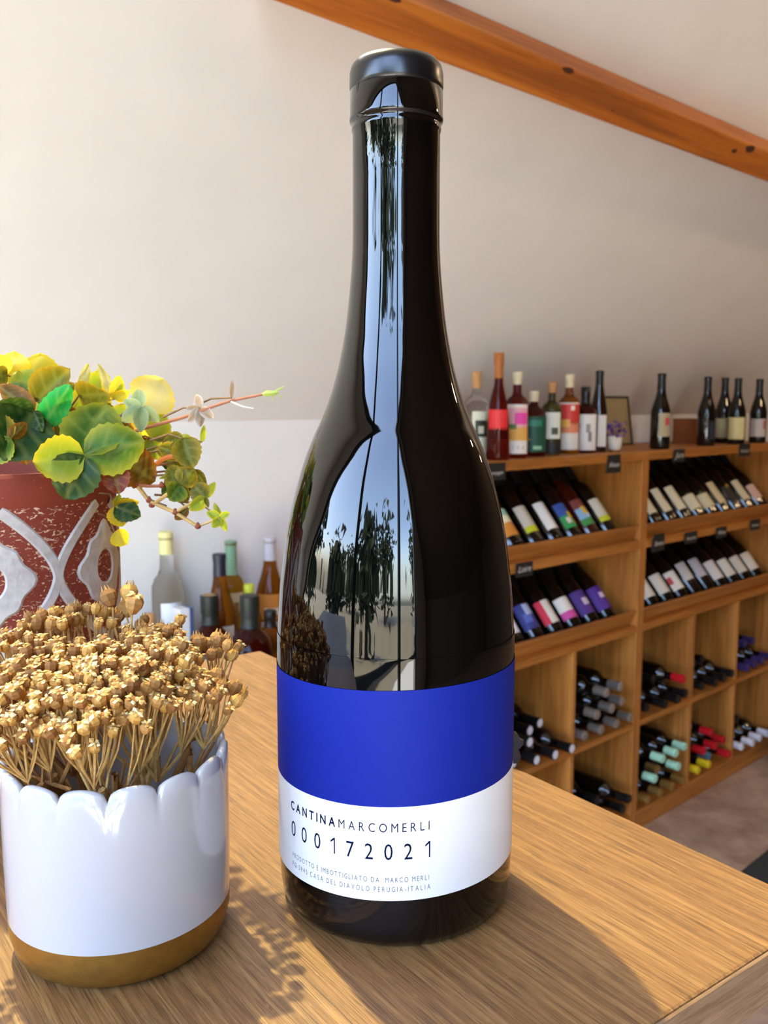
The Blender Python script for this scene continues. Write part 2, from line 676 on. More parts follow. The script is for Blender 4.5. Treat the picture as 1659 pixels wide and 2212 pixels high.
def garden_tree(d, w, h, rad, label):
    base = wl(A0 - d, w, -0.3)
    t = thing('garden_tree', label, 'tree', base, group='trees outside the gable window')
    tb = MB().tube([(0, 0, 0), (0.1, 0, h * 0.4), (0.0, 0.1, h * 0.75)], [0.22, 0.16, 0.08], 8, M_BARK)
    obj('trunk', tb, t)
    fb = MB()
    rnd = random.Random(int(d * 10 + w))
    for k in range(420):
        c = Vector((rnd.gauss(0, rad * 0.5), rnd.gauss(0, rad * 0.5), h * 0.55 + rnd.gauss(0, h * 0.2)))
        s = rnd.uniform(0.2, 0.6)
        q = [Vector((rnd.gauss(0, 1), rnd.gauss(0, 1), rnd.gauss(0, 1))).normalized() * s for _ in range(4)]
        fb.add([c + x for x in q], [(0, 1, 2), (0, 2, 3), (0, 3, 1), (1, 3, 2)], M_LEAFY)
    fo = obj('foliage', fb, t, smooth=False)
    return t


garden_tree(5.0, -4.2, 6.5, 1.6, 'dark garden tree mirrored furthest left in the bottle shoulder')
garden_tree(9.5, -0.6, 3.6, 1.7, 'bushy garden tree mirrored left of the window bar in the bottle')
garden_tree(6.5, 4.6, 5.0, 1.4, 'tall garden tree mirrored right of the window bar in the bottle')
garden_tree(11.0, 11.0, 8.0, 2.2, 'dense garden tree mirrored at the middle of the bottle')
garden_tree(19.0, 3.0, 5.0, 2.4, 'distant round tree mirrored between the nearer trees in the bottle')
garden_tree(4.5, 15.5, 7.0, 2.0, 'shady garden tree mirrored near the right of the bottle')

# warm ceiling spots over the shop floor, to the right of the picture
for k, (a, w, z, e) in enumerate(((0.2, 2.3, 2.7, 26), (1.6, 2.2, 2.7, 22), (2.6, 1.5, 2.4, 6))):
    ld = bpy.data.lights.new('ceiling_spot', 'POINT')
    ld.energy = e
    ld.color = (1.0, 0.70, 0.40)
    ld.shadow_soft_size = 0.05
    lo = bpy.data.objects.new('ceiling_spot', ld)
    COL.objects.link(lo)
    lo.location = wl(a, w, z)

# ------------------------------------------------------------------ counter
TU = Vector((cos(0.6326), sin(0.6326), 0))
TV = Vector((TU.y, -TU.x, 0))            # the grain runs along this edge
TC = Vector((-0.0887, 0.6277, 0))        # far corner of the top
TDEP, TLEN, TTH = 0.413, 1.15, 0.019
# local x along the grain, local y away to the left
MT = Matrix(((TV.x, -TU.x, 0, TC.x), (TV.y, -TU.y, 0, TC.y), (0, 0, 1, TABLE_Z), (0, 0, 0, 1)))
counter = thing('counter', 'tall oak-topped counter carrying the bottle and both pots', 'counter', M=Matrix.Translation((TC.x, TC.y, 0)))
MTl = Matrix.Translation((-TC.x, -TC.y, 0)) @ MT
mb = MB().box(0, TDEP, 0, TLEN, -TTH, 0, M_OAK)
top = obj('counter_top', mb, counter, M=MTl, smooth=False, bevel=0.0012)
mb = MB().box(TDEP, TDEP + 0.0012, 0.001, TLEN, -TTH + 0.0006, -0.0006, M_OAK_EDGE)
e1 = obj('edge_band', mb, counter, M=MTl, smooth=False)
for y0 in (0.03, TLEN - 0.07):
    obj('panel_leg', MB().box(0.02, TDEP - 0.02, y0, y0 + 0.04, -TABLE_Z, -TTH, M_DARK_PANEL), counter, M=MTl, smooth=False)
obj('stretcher', MB().box(0.19, 0.22, 0.07, TLEN - 0.07, -TTH - 0.09, -TTH, M_DARK_PANEL), counter, M=MTl, smooth=False)

# ------------------------------------------------------------------ the wine bottle in front
BX, BY = 0.0041, 0.3118
bottle = thing('wine_bottle', 'tall black glass wine bottle with blue and white label on the counter', 'bottle', (BX, BY, TABLE_Z))
prof = [(0, 0.004), (0.012, 0.003), (0.03, 0.0006), (0.0362, 0.0), (0.0396, 0.0012), (0.0412, 0.0042), (0.0417, 0.009), (0.042, 0.016),
        (0.042, 0.09), (0.0418, 0.096), (0.0414, 0.102), (0.0407, 0.1125), (0.0398, 0.120), (0.0381, 0.1322), (0.0356, 0.1432), (0.0325, 0.154),
        (0.0289, 0.1635), (0.0257, 0.1705), (0.0228, 0.178), (0.0201, 0.187), (0.0183, 0.1955), (0.0170, 0.2033), (0.0159, 0.2128), (0.0151, 0.2221),
        (0.0147, 0.2314), (0.0146, 0.25), (0.01455, 0.2645), (0.0149, 0.2655), (0.0149, 0.2665), (0.0146, 0.2672), (0.0147, 0.268), (0.0155, 0.2684), (0.0156, 0.2692), (0.01545, 0.2700), (0.0154, 0.2780), (0.0151, 0.2784), (0, 0.2784)]


# finer samples with Catmull-Rom through the long curves
def cr(p, i0, i1, n):
    out = []
    for i in range(i0, i1):
        a, b, c, d = (Vector((*p[max(0, min(len(p) - 1, k))], 0)) for k in (i - 1, i, i + 1, i + 2))
        for k in range(n):
            t = k / n
            q = 0.5 * (2 * b + (c - a) * t + (2 * a - 5 * b + 4 * c - d) * t * t + (3 * b - 3 * c + d - a) * t ** 3)
            out.append((q.x, q.y))
    return out


prof = prof[:8] + cr(prof, 8, 25, 4) + prof[25:]
obj('bottle_glass', MB().lathe(prof, 128, M_GLASS_BLACK), bottle, angle=60)
M_CAP = mat('black_stopper', '#0b0b0c', rough=0.28, noise=0.1, ior=1.5)
capp = [(0.0151, 0.2782), (0.0154, 0.2785), (0.01555, 0.2795), (0.0155, 0.2835), (0.0150, 0.2856), (0.0138, 0.2871), (0.011, 0.2880), (0.006, 0.2885), (0, 0.2886)]
obj('stopper', MB().lathe(capp, 96, M_CAP), bottle, angle=60)
TILT = 0.0012


def blue_label():
    m = mat('blue_label_paper', '#112078', rough=0.6, noise=0.05, scale=3000, spec=0.12)
    return m


LA0, LA1 = radians(-115), radians(115)
rl = 0.0422
mb = MB().patch(rl, 0.0495, 0.0873, LA0, LA1, blue_label(), na=96, tilt=TILT)
lab_b = obj('label', mb, bottle)
lab_b['label'] = 'royal blue upper band of the bottle label'
mb = MB().patch(rl, 0.0181, 0.0495, LA0, LA1, mat('white_label_paper', '#dad3cc', rough=0.7, noise=0.02, scale=2500, spec=0.2), na=96, tilt=TILT)
lab_w = obj('label', mb, bottle)
lab_w['label'] = 'white lower band of the bottle label with printed lettering'
M_INK = mat('navy_ink', '#10132a', rough=0.9, noise=0, spec=0.05)
M_INK2 = mat('grey_ink', '#4a4e60', rough=0.9, noise=0, spec=0.05)
tl, tr = radians(-55.5), radians(14.0)
rt = rl + 0.00008
for txt, z, h, im, xs, off, bold, even, a0, a1 in (
        ('CANTINAMARCOMERLI', 0.0412, 0.0030, M_INK, 0.80, -0.004, 7, False, tl, tr),
        ('000172021', 0.0320, 0.0054, M_INK, 0.80, -0.002, 0, True, tl + 0.01, tr - 0.01),
        ('PRODOTTO E IMBOTTIGLIATO DA: MARCO MERLI', 0.0244, 0.00175, M_INK2, 0.66, -0.008, 0, False, tl, tr),
        ('PG 5945 CASA DEL DIAVOLO PERUGIA-ITALIA', 0.0212, 0.00175, M_INK2, 0.66, -0.008, 0, False, tl, tr)):
    mb = MB()
    ring_text(mb, txt, rt, z, h, a0, a1, im, xs, off, bold, TILT, even)
    o = obj('lettering', mb, lab_w, smooth=False)

# ------------------------------------------------------------------ scalloped white pot
VX, VY, VR = -0.0878, 0.2832, 0.0360
vase = thing('scalloped_pot', 'glossy white scalloped-rim pot with gold base band in front', 'pot', (VX, VY, TABLE_Z))
M_CERAMIC = mat('white_glazed_ceramic', '#b3aeab', rough=0.12, noise=0, coat=0.4)
M_GOLD = mat('brushed_gold_band', '#a9803a', rough=0.34, metal=0.85, noise=0.12, scale=300)
NS, SEG = 15, 15 * 16
zr, depth = 0.0645, 0.0042
vs, fs = [], []


def rim_h(t):
    x = (t * NS / (2 * pi)) % 1.0
    return zr - depth + depth * sqrt(max(0.0, 1 - (2 * x - 1) ** 2)) ** 0.9


prof_o = [(0.985, 0.0), (1.0, 0.25), (1.0, 0.5), (1.0, 0.75), (1.0, 0.92)]
thick = 0.0032
rows = []
ph0 = radians(6)
band_top = 0.0135
levels_out = [0.0, 0.2, 0.4, 0.6, 0.75, 0.86, 0.93]
for i in range(SEG):
    t = 2 * pi * i / SEG
    h = rim_h(t + ph0)
    col = []
    for l in levels_out:
        z = band_top + (h - 0.0018 - band_top) * l
        rr = VR * (0.988 + 0.012 * min(1, l * 2))
        # fluting near the rim follows the scallops
        fl = 0.0006 * max(0, (l - 0.84) / 0.16) * (abs(sin((t + ph0) * NS / 2)) - 0.6)
        col.append((rr + fl, z))
    rr = VR + 0.0006 * (abs(sin((t + ph0) * NS / 2)) - 0.6)
    col += [(rr - 0.0003, h - 0.0008), (rr - thick * 0.3, h - 0.0001), (rr - thick * 0.55, h), (rr - thick * 0.85, h - 0.0006), (rr - thick, h - 0.0020)]
    for l in (0.8, 0.5, 0.2, 0.0):
        col.append((VR - thick, 0.010 + (h - 0.010) * l))
    col.append((VR * 0.5, 0.009))
    rows.append([(r * cos(t), r * sin(t), z) for r, z in col])
n = len(rows[0])
for r_ in rows:
    vs += r_
for i in range(SEG):
    j = (i + 1) % SEG
    for k in range(n - 1):
        fs.append((i * n + k, j * n + k, j * n + k + 1, i * n + k + 1))
vs.append((0, 0, 0.009))
for i in range(SEG):
    fs.append((i * n + n - 1, ((i + 1) % SEG) * n + n - 1, len(vs) - 1))
obj('pot_body', MB().add(vs, fs, M_CERAMIC), vase, angle=70)
gp = [(0, 0.0), (0.0290, 0.0), (0.0315, 0.0006), (0.0333, 0.0022), (0.0345, 0.005), (VR * 0.985, 0.009), (VR * 0.9885, 0.0135), (VR * 0.97, 0.01352)]
gb = obj('gold_band', MB().lathe(gp, 96, M_GOLD), vase, angle=60)
gb['label'] = 'metallic gold band round the foot'

# ------------------------------------------------------------------ terracotta pot with relief
TX, TY, TR, THT = -0.1795, 0.411, 0.0540, 0.147
terra = thing('terracotta_pot', 'terracotta flower pot with carved white ogee pattern holding the vine', 'pot', (TX, TY, TABLE_Z))


def terra_mat(name, base, scratch, amount):
    m = bpy.data.materials.new(name)
    m.use_nodes = True
    nt = m.node_tree
    b = nt.nodes['Principled BSDF']
    b.inputs['Roughness'].default_value = 0.75
    tc = nt.nodes.new('ShaderNodeTexCoord')
    n0 = nt.nodes.new('ShaderNodeTexNoise')
    n0.inputs['Scale'].default_value = 60
    n0.inputs['Detail'].default_value = 4
    nt.links.new(tc.outputs['Object'], n0.inputs['Vector'])
    mp = nt.nodes.new('ShaderNodeMapping')
    mp.inputs['Scale'].default_value = (1, 1, 2.2)
    nt.links.new(tc.outputs['Object'], mp.inputs['Vector'])
    n1 = nt.nodes.new('ShaderNodeTexNoise')
    n1.inputs['Scale'].default_value = 330
    n1.inputs['Detail'].default_value = 3
    n1.inputs['Distortion'].default_value = 1.5
    nt.links.new(mp.outputs['Vector'], n1.inputs['Vector'])
    r = nt.nodes.new('ShaderNodeValToRGB')
    r.color_ramp.elements[0].position = amount
    r.color_ramp.elements[1].position = amount + 0.04
    nt.links.new(n1.outputs['Fac'], r.inputs['Fac'])
    mx = nt.nodes.new('ShaderNodeMix')
    mx.data_type = 'RGBA'
    r0 = nt.nodes.new('ShaderNodeValToRGB')
    c = lin(base)
    r0.color_ramp.elements[0].color = tuple(x * 0.8 for x in c[:3]) + (1,)
    r0.color_ramp.elements[1].color = tuple(min(1, x * 1.2) for x in c[:3]) + (1,)
    nt.links.new(n0.outputs['Fac'], r0.inputs['Fac'])
    nt.links.new(r.outputs['Color'], mx.inputs[0])
    nt.links.new(r0.outputs['Color'], mx.inputs[6])
    mx.inputs[7].default_value = lin(scratch)
    nt.links.new(mx.outputs[2], b.inputs['Base Color'])
    bp = nt.nodes.new('ShaderNodeBump')
    bp.inputs['Strength'].default_value = 0.3
    bp.inputs['Distance'].default_value = 0.0005
    nt.links.new(n1.outputs['Fac'], bp.inputs['Height'])
    nt.links.new(bp.outputs['Normal'], b.inputs['Normal'])
    return m


M_TERRA = terra_mat('worn_terracotta', '#7d2d17', '#d9b08c', 0.60)
M_TERRA_PLAIN = terra_mat('smooth_terracotta', '#84331b', '#c98a60', 0.72)
M_LIME = mat('chalky_white_slip', '#bdb1a4', rough=0.8, noise=0.12, scale=250, bump=0.3)
tp = [(0, 0), (TR * 0.96, 0), (TR, 0.004), (TR, 0.133)]
obj('pot_wall', MB().lathe(tp, 96, M_TERRA), terra)
tp = [(TR, 0.133), (TR + 0.0006, 0.1345), (TR + 0.0006, 0.1455), (TR - 0.0005, THT), (TR - 0.004, THT), (TR - 0.005, THT - 0.002), (TR - 0.005, THT - 0.016), (0, THT - 0.016)]
obj('pot_rim', MB().lathe(tp, 96, M_TERRA_PLAIN), terra)
obj('soil', MB().lathe([(TR - 0.0052, THT - 0.017), (TR - 0.0052, THT - 0.013), (TR * 0.5, THT - 0.011), (0, THT - 0.01)], 48, mat('potting_soil', '#2a1c12', rough=1, noise=0.4, scale=300)), terra)
# pattern: ogee cells, one medallion in each; angle 0 faces -Y
cen = radians(-17.0) + atan2(TX, TY)             # turned so that one medallion faces the viewer


def on_pot(t, z, lift):
    r = TR + lift
    return (r * sin(t), -r * cos(t), z)


ZM = [0.103, 0.103 - 0.067, 0.103 + 0.067]
HALF = 0.0335


def ribbon(mb, pts, width, lift, material):
    """raised band with slanting flanks along a curve in (angle, z)"""
    P = [Vector((t * TR, z)) for t, z in pts]
    vs, fs = [], []
    for i, p in enumerate(P):
        d = (P[min(i + 1, len(P) - 1)] - P[max(i - 1, 0)]).normalized()
        nn = Vector((-d.y, d.x))
        for s, l in ((-0.5, 0.0), (-0.34, lift), (0.34, lift), (0.5, 0.0)):
            q = p + nn * s * width
            vs.append(on_pot(q.x / TR, q.y, l))
    for i in range(len(P) - 1):
        for k in range(3):
            fs.append((i * 4 + k, i * 4 + k + 1, i * 4 + k + 5, i * 4 + k + 4))
    mb.add(vs, fs, material)


def band_pts(c, side, z0, sgn):
    pts = []
    for k in range(17):
        t = k / 16
        pts.append((c + side * radians(30) * (1 - t ** 1.6), z0 + sgn * HALF * t))
    return pts


for m_ in range(6):
    c = cen + m_ * pi / 3
    for row, z0 in enumerate(ZM):
        mb = MB()
        for side in (-1, 1):
            for sgn in (-1, 1):
                pts = [p for p in band_pts(c, side, z0, sgn) if 0.003 < p[1] < 0.1325]
                if len(pts) > 2:
                    ribbon(mb, pts, 0.0050, 0.0007, M_LIME)
        if mb.v:
            o = obj('ogee_band', mb, terra)
        if row == 2:
            continue
        # medallion: pointed scalloped ring with a terracotta eye
        vs, fs = [], []
        K = 48
        for k in range(K):
            th = 2 * pi * k / K
            lob = 1 + 0.10 * cos(4 * th) + 0.07 * cos(8 * th)
            for (sx, sz, l, q) in ((0.0165, 0.0185, 0.0, lob), (0.0155, 0.0175, 0.0007, lob), (0.0072, 0.0082, 0.0007, 1), (0.0064, 0.0074, 0.0, 1)):
                vs.append(on_pot(c + sx * q * cos(th) / TR, z0 + sz * q * sin(th), l))
        for k in range(K):
            j = (k + 1) % K
            for s in range(3):
                fs.append((k * 4 + s, j * 4 + s, j * 4 + s + 1, k * 4 + s + 1))
        mb = MB()
        mb.add(vs, fs, M_LIME)
        obj('medallion', mb, terra)

# ------------------------------------------------------------------ the vine
def leaf_mat(name, mid, edge, trans=0.45, rough=0.45):
    m = bpy.data.materials.new(name)
    m.use_nodes = True
    nt = m.node_tree
    L = nt.links.new
    out = nt.nodes['Material Output']
    b = nt.nodes['Principled BSDF']
    b.inputs['Roughness'].default_value = rough
    b.inputs['Specular IOR Level'].default_value = 0.2
    at_ = nt.nodes.new('ShaderNodeAttribute')
    at_.attribute_name = 'rim'
    tc = nt.nodes.new('ShaderNodeTexCoord')
    nz = nt.nodes.new('ShaderNodeTexNoise')
    nz.inputs['Scale'].default_value = 130
    nz.inputs['Detail'].default_value = 4
    oi = nt.nodes.new('ShaderNodeObjectInfo')
    av = nt.nodes.new('ShaderNodeVectorMath')
    L(tc.outputs['Object'], av.inputs[0])
    L(oi.outputs['Location'], av.inputs[1])
    L(av.outputs[0], nz.inputs['Vector'])
    ad = nt.nodes.new('ShaderNodeMath')
    ad.operation = 'MULTIPLY_ADD'
    L(nz.outputs['Fac'], ad.inputs[0])
    ad.inputs[1].default_value = 1.3
    ad.inputs[2].default_value = -0.62
    a2 = nt.nodes.new('ShaderNodeMath')
    a2.use_clamp = True
    L(ad.outputs[0], a2.inputs[0])
    L(at_.outputs['Fac'], a2.inputs[1])
    mx = nt.nodes.new('ShaderNodeMix')
    mx.data_type = 'RGBA'
    L(a2.outputs[0], mx.inputs[0])
    mx.inputs[6].default_value = lin(mid)
    mx.inputs[7].default_value = lin(edge)
    hs = nt.nodes.new('ShaderNodeHueSaturation')
    L(mx.outputs[2], hs.inputs['Color'])
    ma = nt.nodes.new('ShaderNodeMath')
    ma.operation = 'MULTIPLY_ADD'
    L(oi.outputs['Random'], ma.inputs[0])
    ma.inputs[1].default_value = 0.5
    ma.inputs[2].default_value = 0.78
    L(ma.outputs[0], hs.inputs['Value'])
    vein = nt.nodes.new('ShaderNodeAttribute')
    vein.attribute_name = 'vein'
    m2 = nt.nodes.new('ShaderNodeMix')
    m2.data_type = 'RGBA'
    vm = nt.nodes.new('ShaderNodeMath')
    vm.operation = 'MULTIPLY'
    vm.inputs[1].default_value = 0.2
    L(vein.outputs['Fac'], vm.inputs[0])
    L(vm.outputs[0], m2.inputs[0])
    L(hs.outputs['Color'], m2.inputs[6])
    m2.inputs[7].default_value = lin('#b9b95a')
    L(m2.outputs[2], b.inputs['Base Color'])
    tr = nt.nodes.new('ShaderNodeBsdfTranslucent')
    L(m2.outputs[2], tr.inputs['Color'])
    ms = nt.nodes.new('ShaderNodeMixShader')
    ms.inputs[0].default_value = trans
    L(b.outputs[0], ms.inputs[1])
    L(tr.outputs[0], ms.inputs[2])
    L(ms.outputs[0], out.inputs['Surface'])
    return m


LM = dict(
    yellow=leaf_mat('yellow_leaf', '#d9c23a', '#f2d21c', 0.6),
    pale=leaf_mat('pale_yellow_leaf', '#dcd089', '#eccf52', 0.6),
    lime=leaf_mat('lime_leaf', '#8aa02a', '#c8b92a', 0.5),
    green=leaf_mat('green_leaf', '#2f5a17', '#8f8f22', 0.4),
    dark=leaf_mat('dark_green_leaf', '#163a12', '#3f5218', 0.35),
    olive=leaf_mat('olive_leaf', '#565a12', '#a08420', 0.45),
    brown=leaf_mat('browning_leaf', '#5f4a12', '#a8661a', 0.45),
    red=leaf_mat('reddish_dry_leaf', '#5a2412', '#7a3416', 0.3),
    emerald=leaf_mat('emerald_leaf', '#12882f', '#3aa84a', 0.4),
    mint=leaf_mat('mint_leaf', '#8c9c66', '#aab07c', 0.45),
    silver=leaf_mat('silvery_dry_leaf', '#93775e', '#b8a898', 0.35))


def leaflet_mesh(key, wr, fold, curl, teeth):
    NA, NB = 14, 4
    vs, fs, rim, vein = [], [], [], []
    rnd = random.Random(key)
    ph = rnd.uniform(0, 6)
    for i in range(NA + 1):
        s = i / NA
        hw = 0.5 * wr * (sin(pi * s ** 0.80) ** 0.62 if 0 < s < 1 else 0.0)
        hw += 0.015 * (1 - s)
        for j in range(-NB, NB + 1):
            q = j / NB
            tw = 1.0
            if abs(j) == NB:
                tw = 1.0 + teeth * (1 if i % 2 else -1) * (0.4 + s)
            y = hw * q * tw
            x = s - 0.05 * abs(q) * teeth * 4
            z = fold * abs(q) * hw * 2 - curl * s * s + 0.02 * sin(7 * s + ph + 3 * q)
            vs.append((x, y, z))
            e = max(abs(q) ** 2.5, max(0, (s - 0.72) / 0.28) ** 1.5)
            rim.append(e)
            vn = 1.0 if j == 0 else 0.0
            if abs(j) in (1, 2, 3) and (i - abs(j)) % 4 == 0:
                vn = 0.6
            vein.append(vn)
    n = 2 * NB + 1
    for i in range(NA):
        for j in range(n - 1):
            fs.append((i * n + j, (i + 1) * n + j, (i + 1) * n + j + 1, i * n + j + 1))
    me = bpy.data.meshes.new('leaflet')
    me.from_pydata(vs, [], fs)
    for nm, dat in (('rim', rim), ('vein', vein)):
        a = me.attributes.new(nm, 'FLOAT', 'POINT')
        a.data.foreach_set('value', dat)
    me.polygons.foreach_set('use_smooth', [True] * len(fs))
    me.update()
    return me


LEAF_CACHE = {}


def place_leaflet(parent, base, tip, wr, kind, roll, seed):
    wr = wr * 1.2
    key = (round(wr, 1), kind, seed % 3)
    if key not in LEAF_CACHE:
        r = random.Random(hash((wr, seed)) & 0xffff)
        me = leaflet_mesh(seed % 3 + int(wr * 10) * 3, wr, (0.10, -0.12, 0.2)[seed % 3], (0.10, 0.16, -0.06)[seed % 3], 0.05)
        me.materials.append(LM[kind])
        LEAF_CACHE[key] = me
    o = bpy.data.objects.new('leaflet', LEAF_CACHE[key])
    COL.objects.link(o)
    x = (tip - base)
    ln = x.length
    x.normalize()
    view = (EYEV - base).normalized()
    z = (view - x * view.dot(x)).normalized()
    z = (Matrix.Rotation(roll, 3, x) @ z)
    y = z.cross(x)
    M = Matrix(((x.x, y.x, z.x, base.x), (x.y, y.y, z.y, base.y), (x.z, y.z, z.z, base.z), (0, 0, 0, 1))) @ Matrix.Diagonal((ln, ln, ln, 1))
    o.parent = parent
    o.matrix_world = M
    o.matrix_parent_inverse = Matrix.Identity(4)
    o.matrix_basis = parent.matrix_world_cache.inverted() @ M if hasattr(parent, 'matrix_world_cache') else M
    return o


def cp(x, y, Y):
    """crop pixel of the plant study -> point"""
    return at(x / 2.592, 700 + y / 2.592, Y)


vine = thing('potted_vine', 'trailing five-leaflet vine with yellow and green leaves in the terracotta pot', 'plant', (0, 0, 0))
M_STEM = mat('vine_stem', '#9a5a3a', rough=0.6, noise=0.2, scale=300)
M_STEM_P = mat('olive_leaf_stalk', '#7d5a34', rough=0.6, noise=0.2, scale=300)
M_STEM_Y = mat('straw_vine_stem', '#b08a4a', rough=0.6, noise=0.2, scale=300)
M_STEM_G = mat('green_vine_tip', '#a5b04a', rough=0.5, noise=0.1)
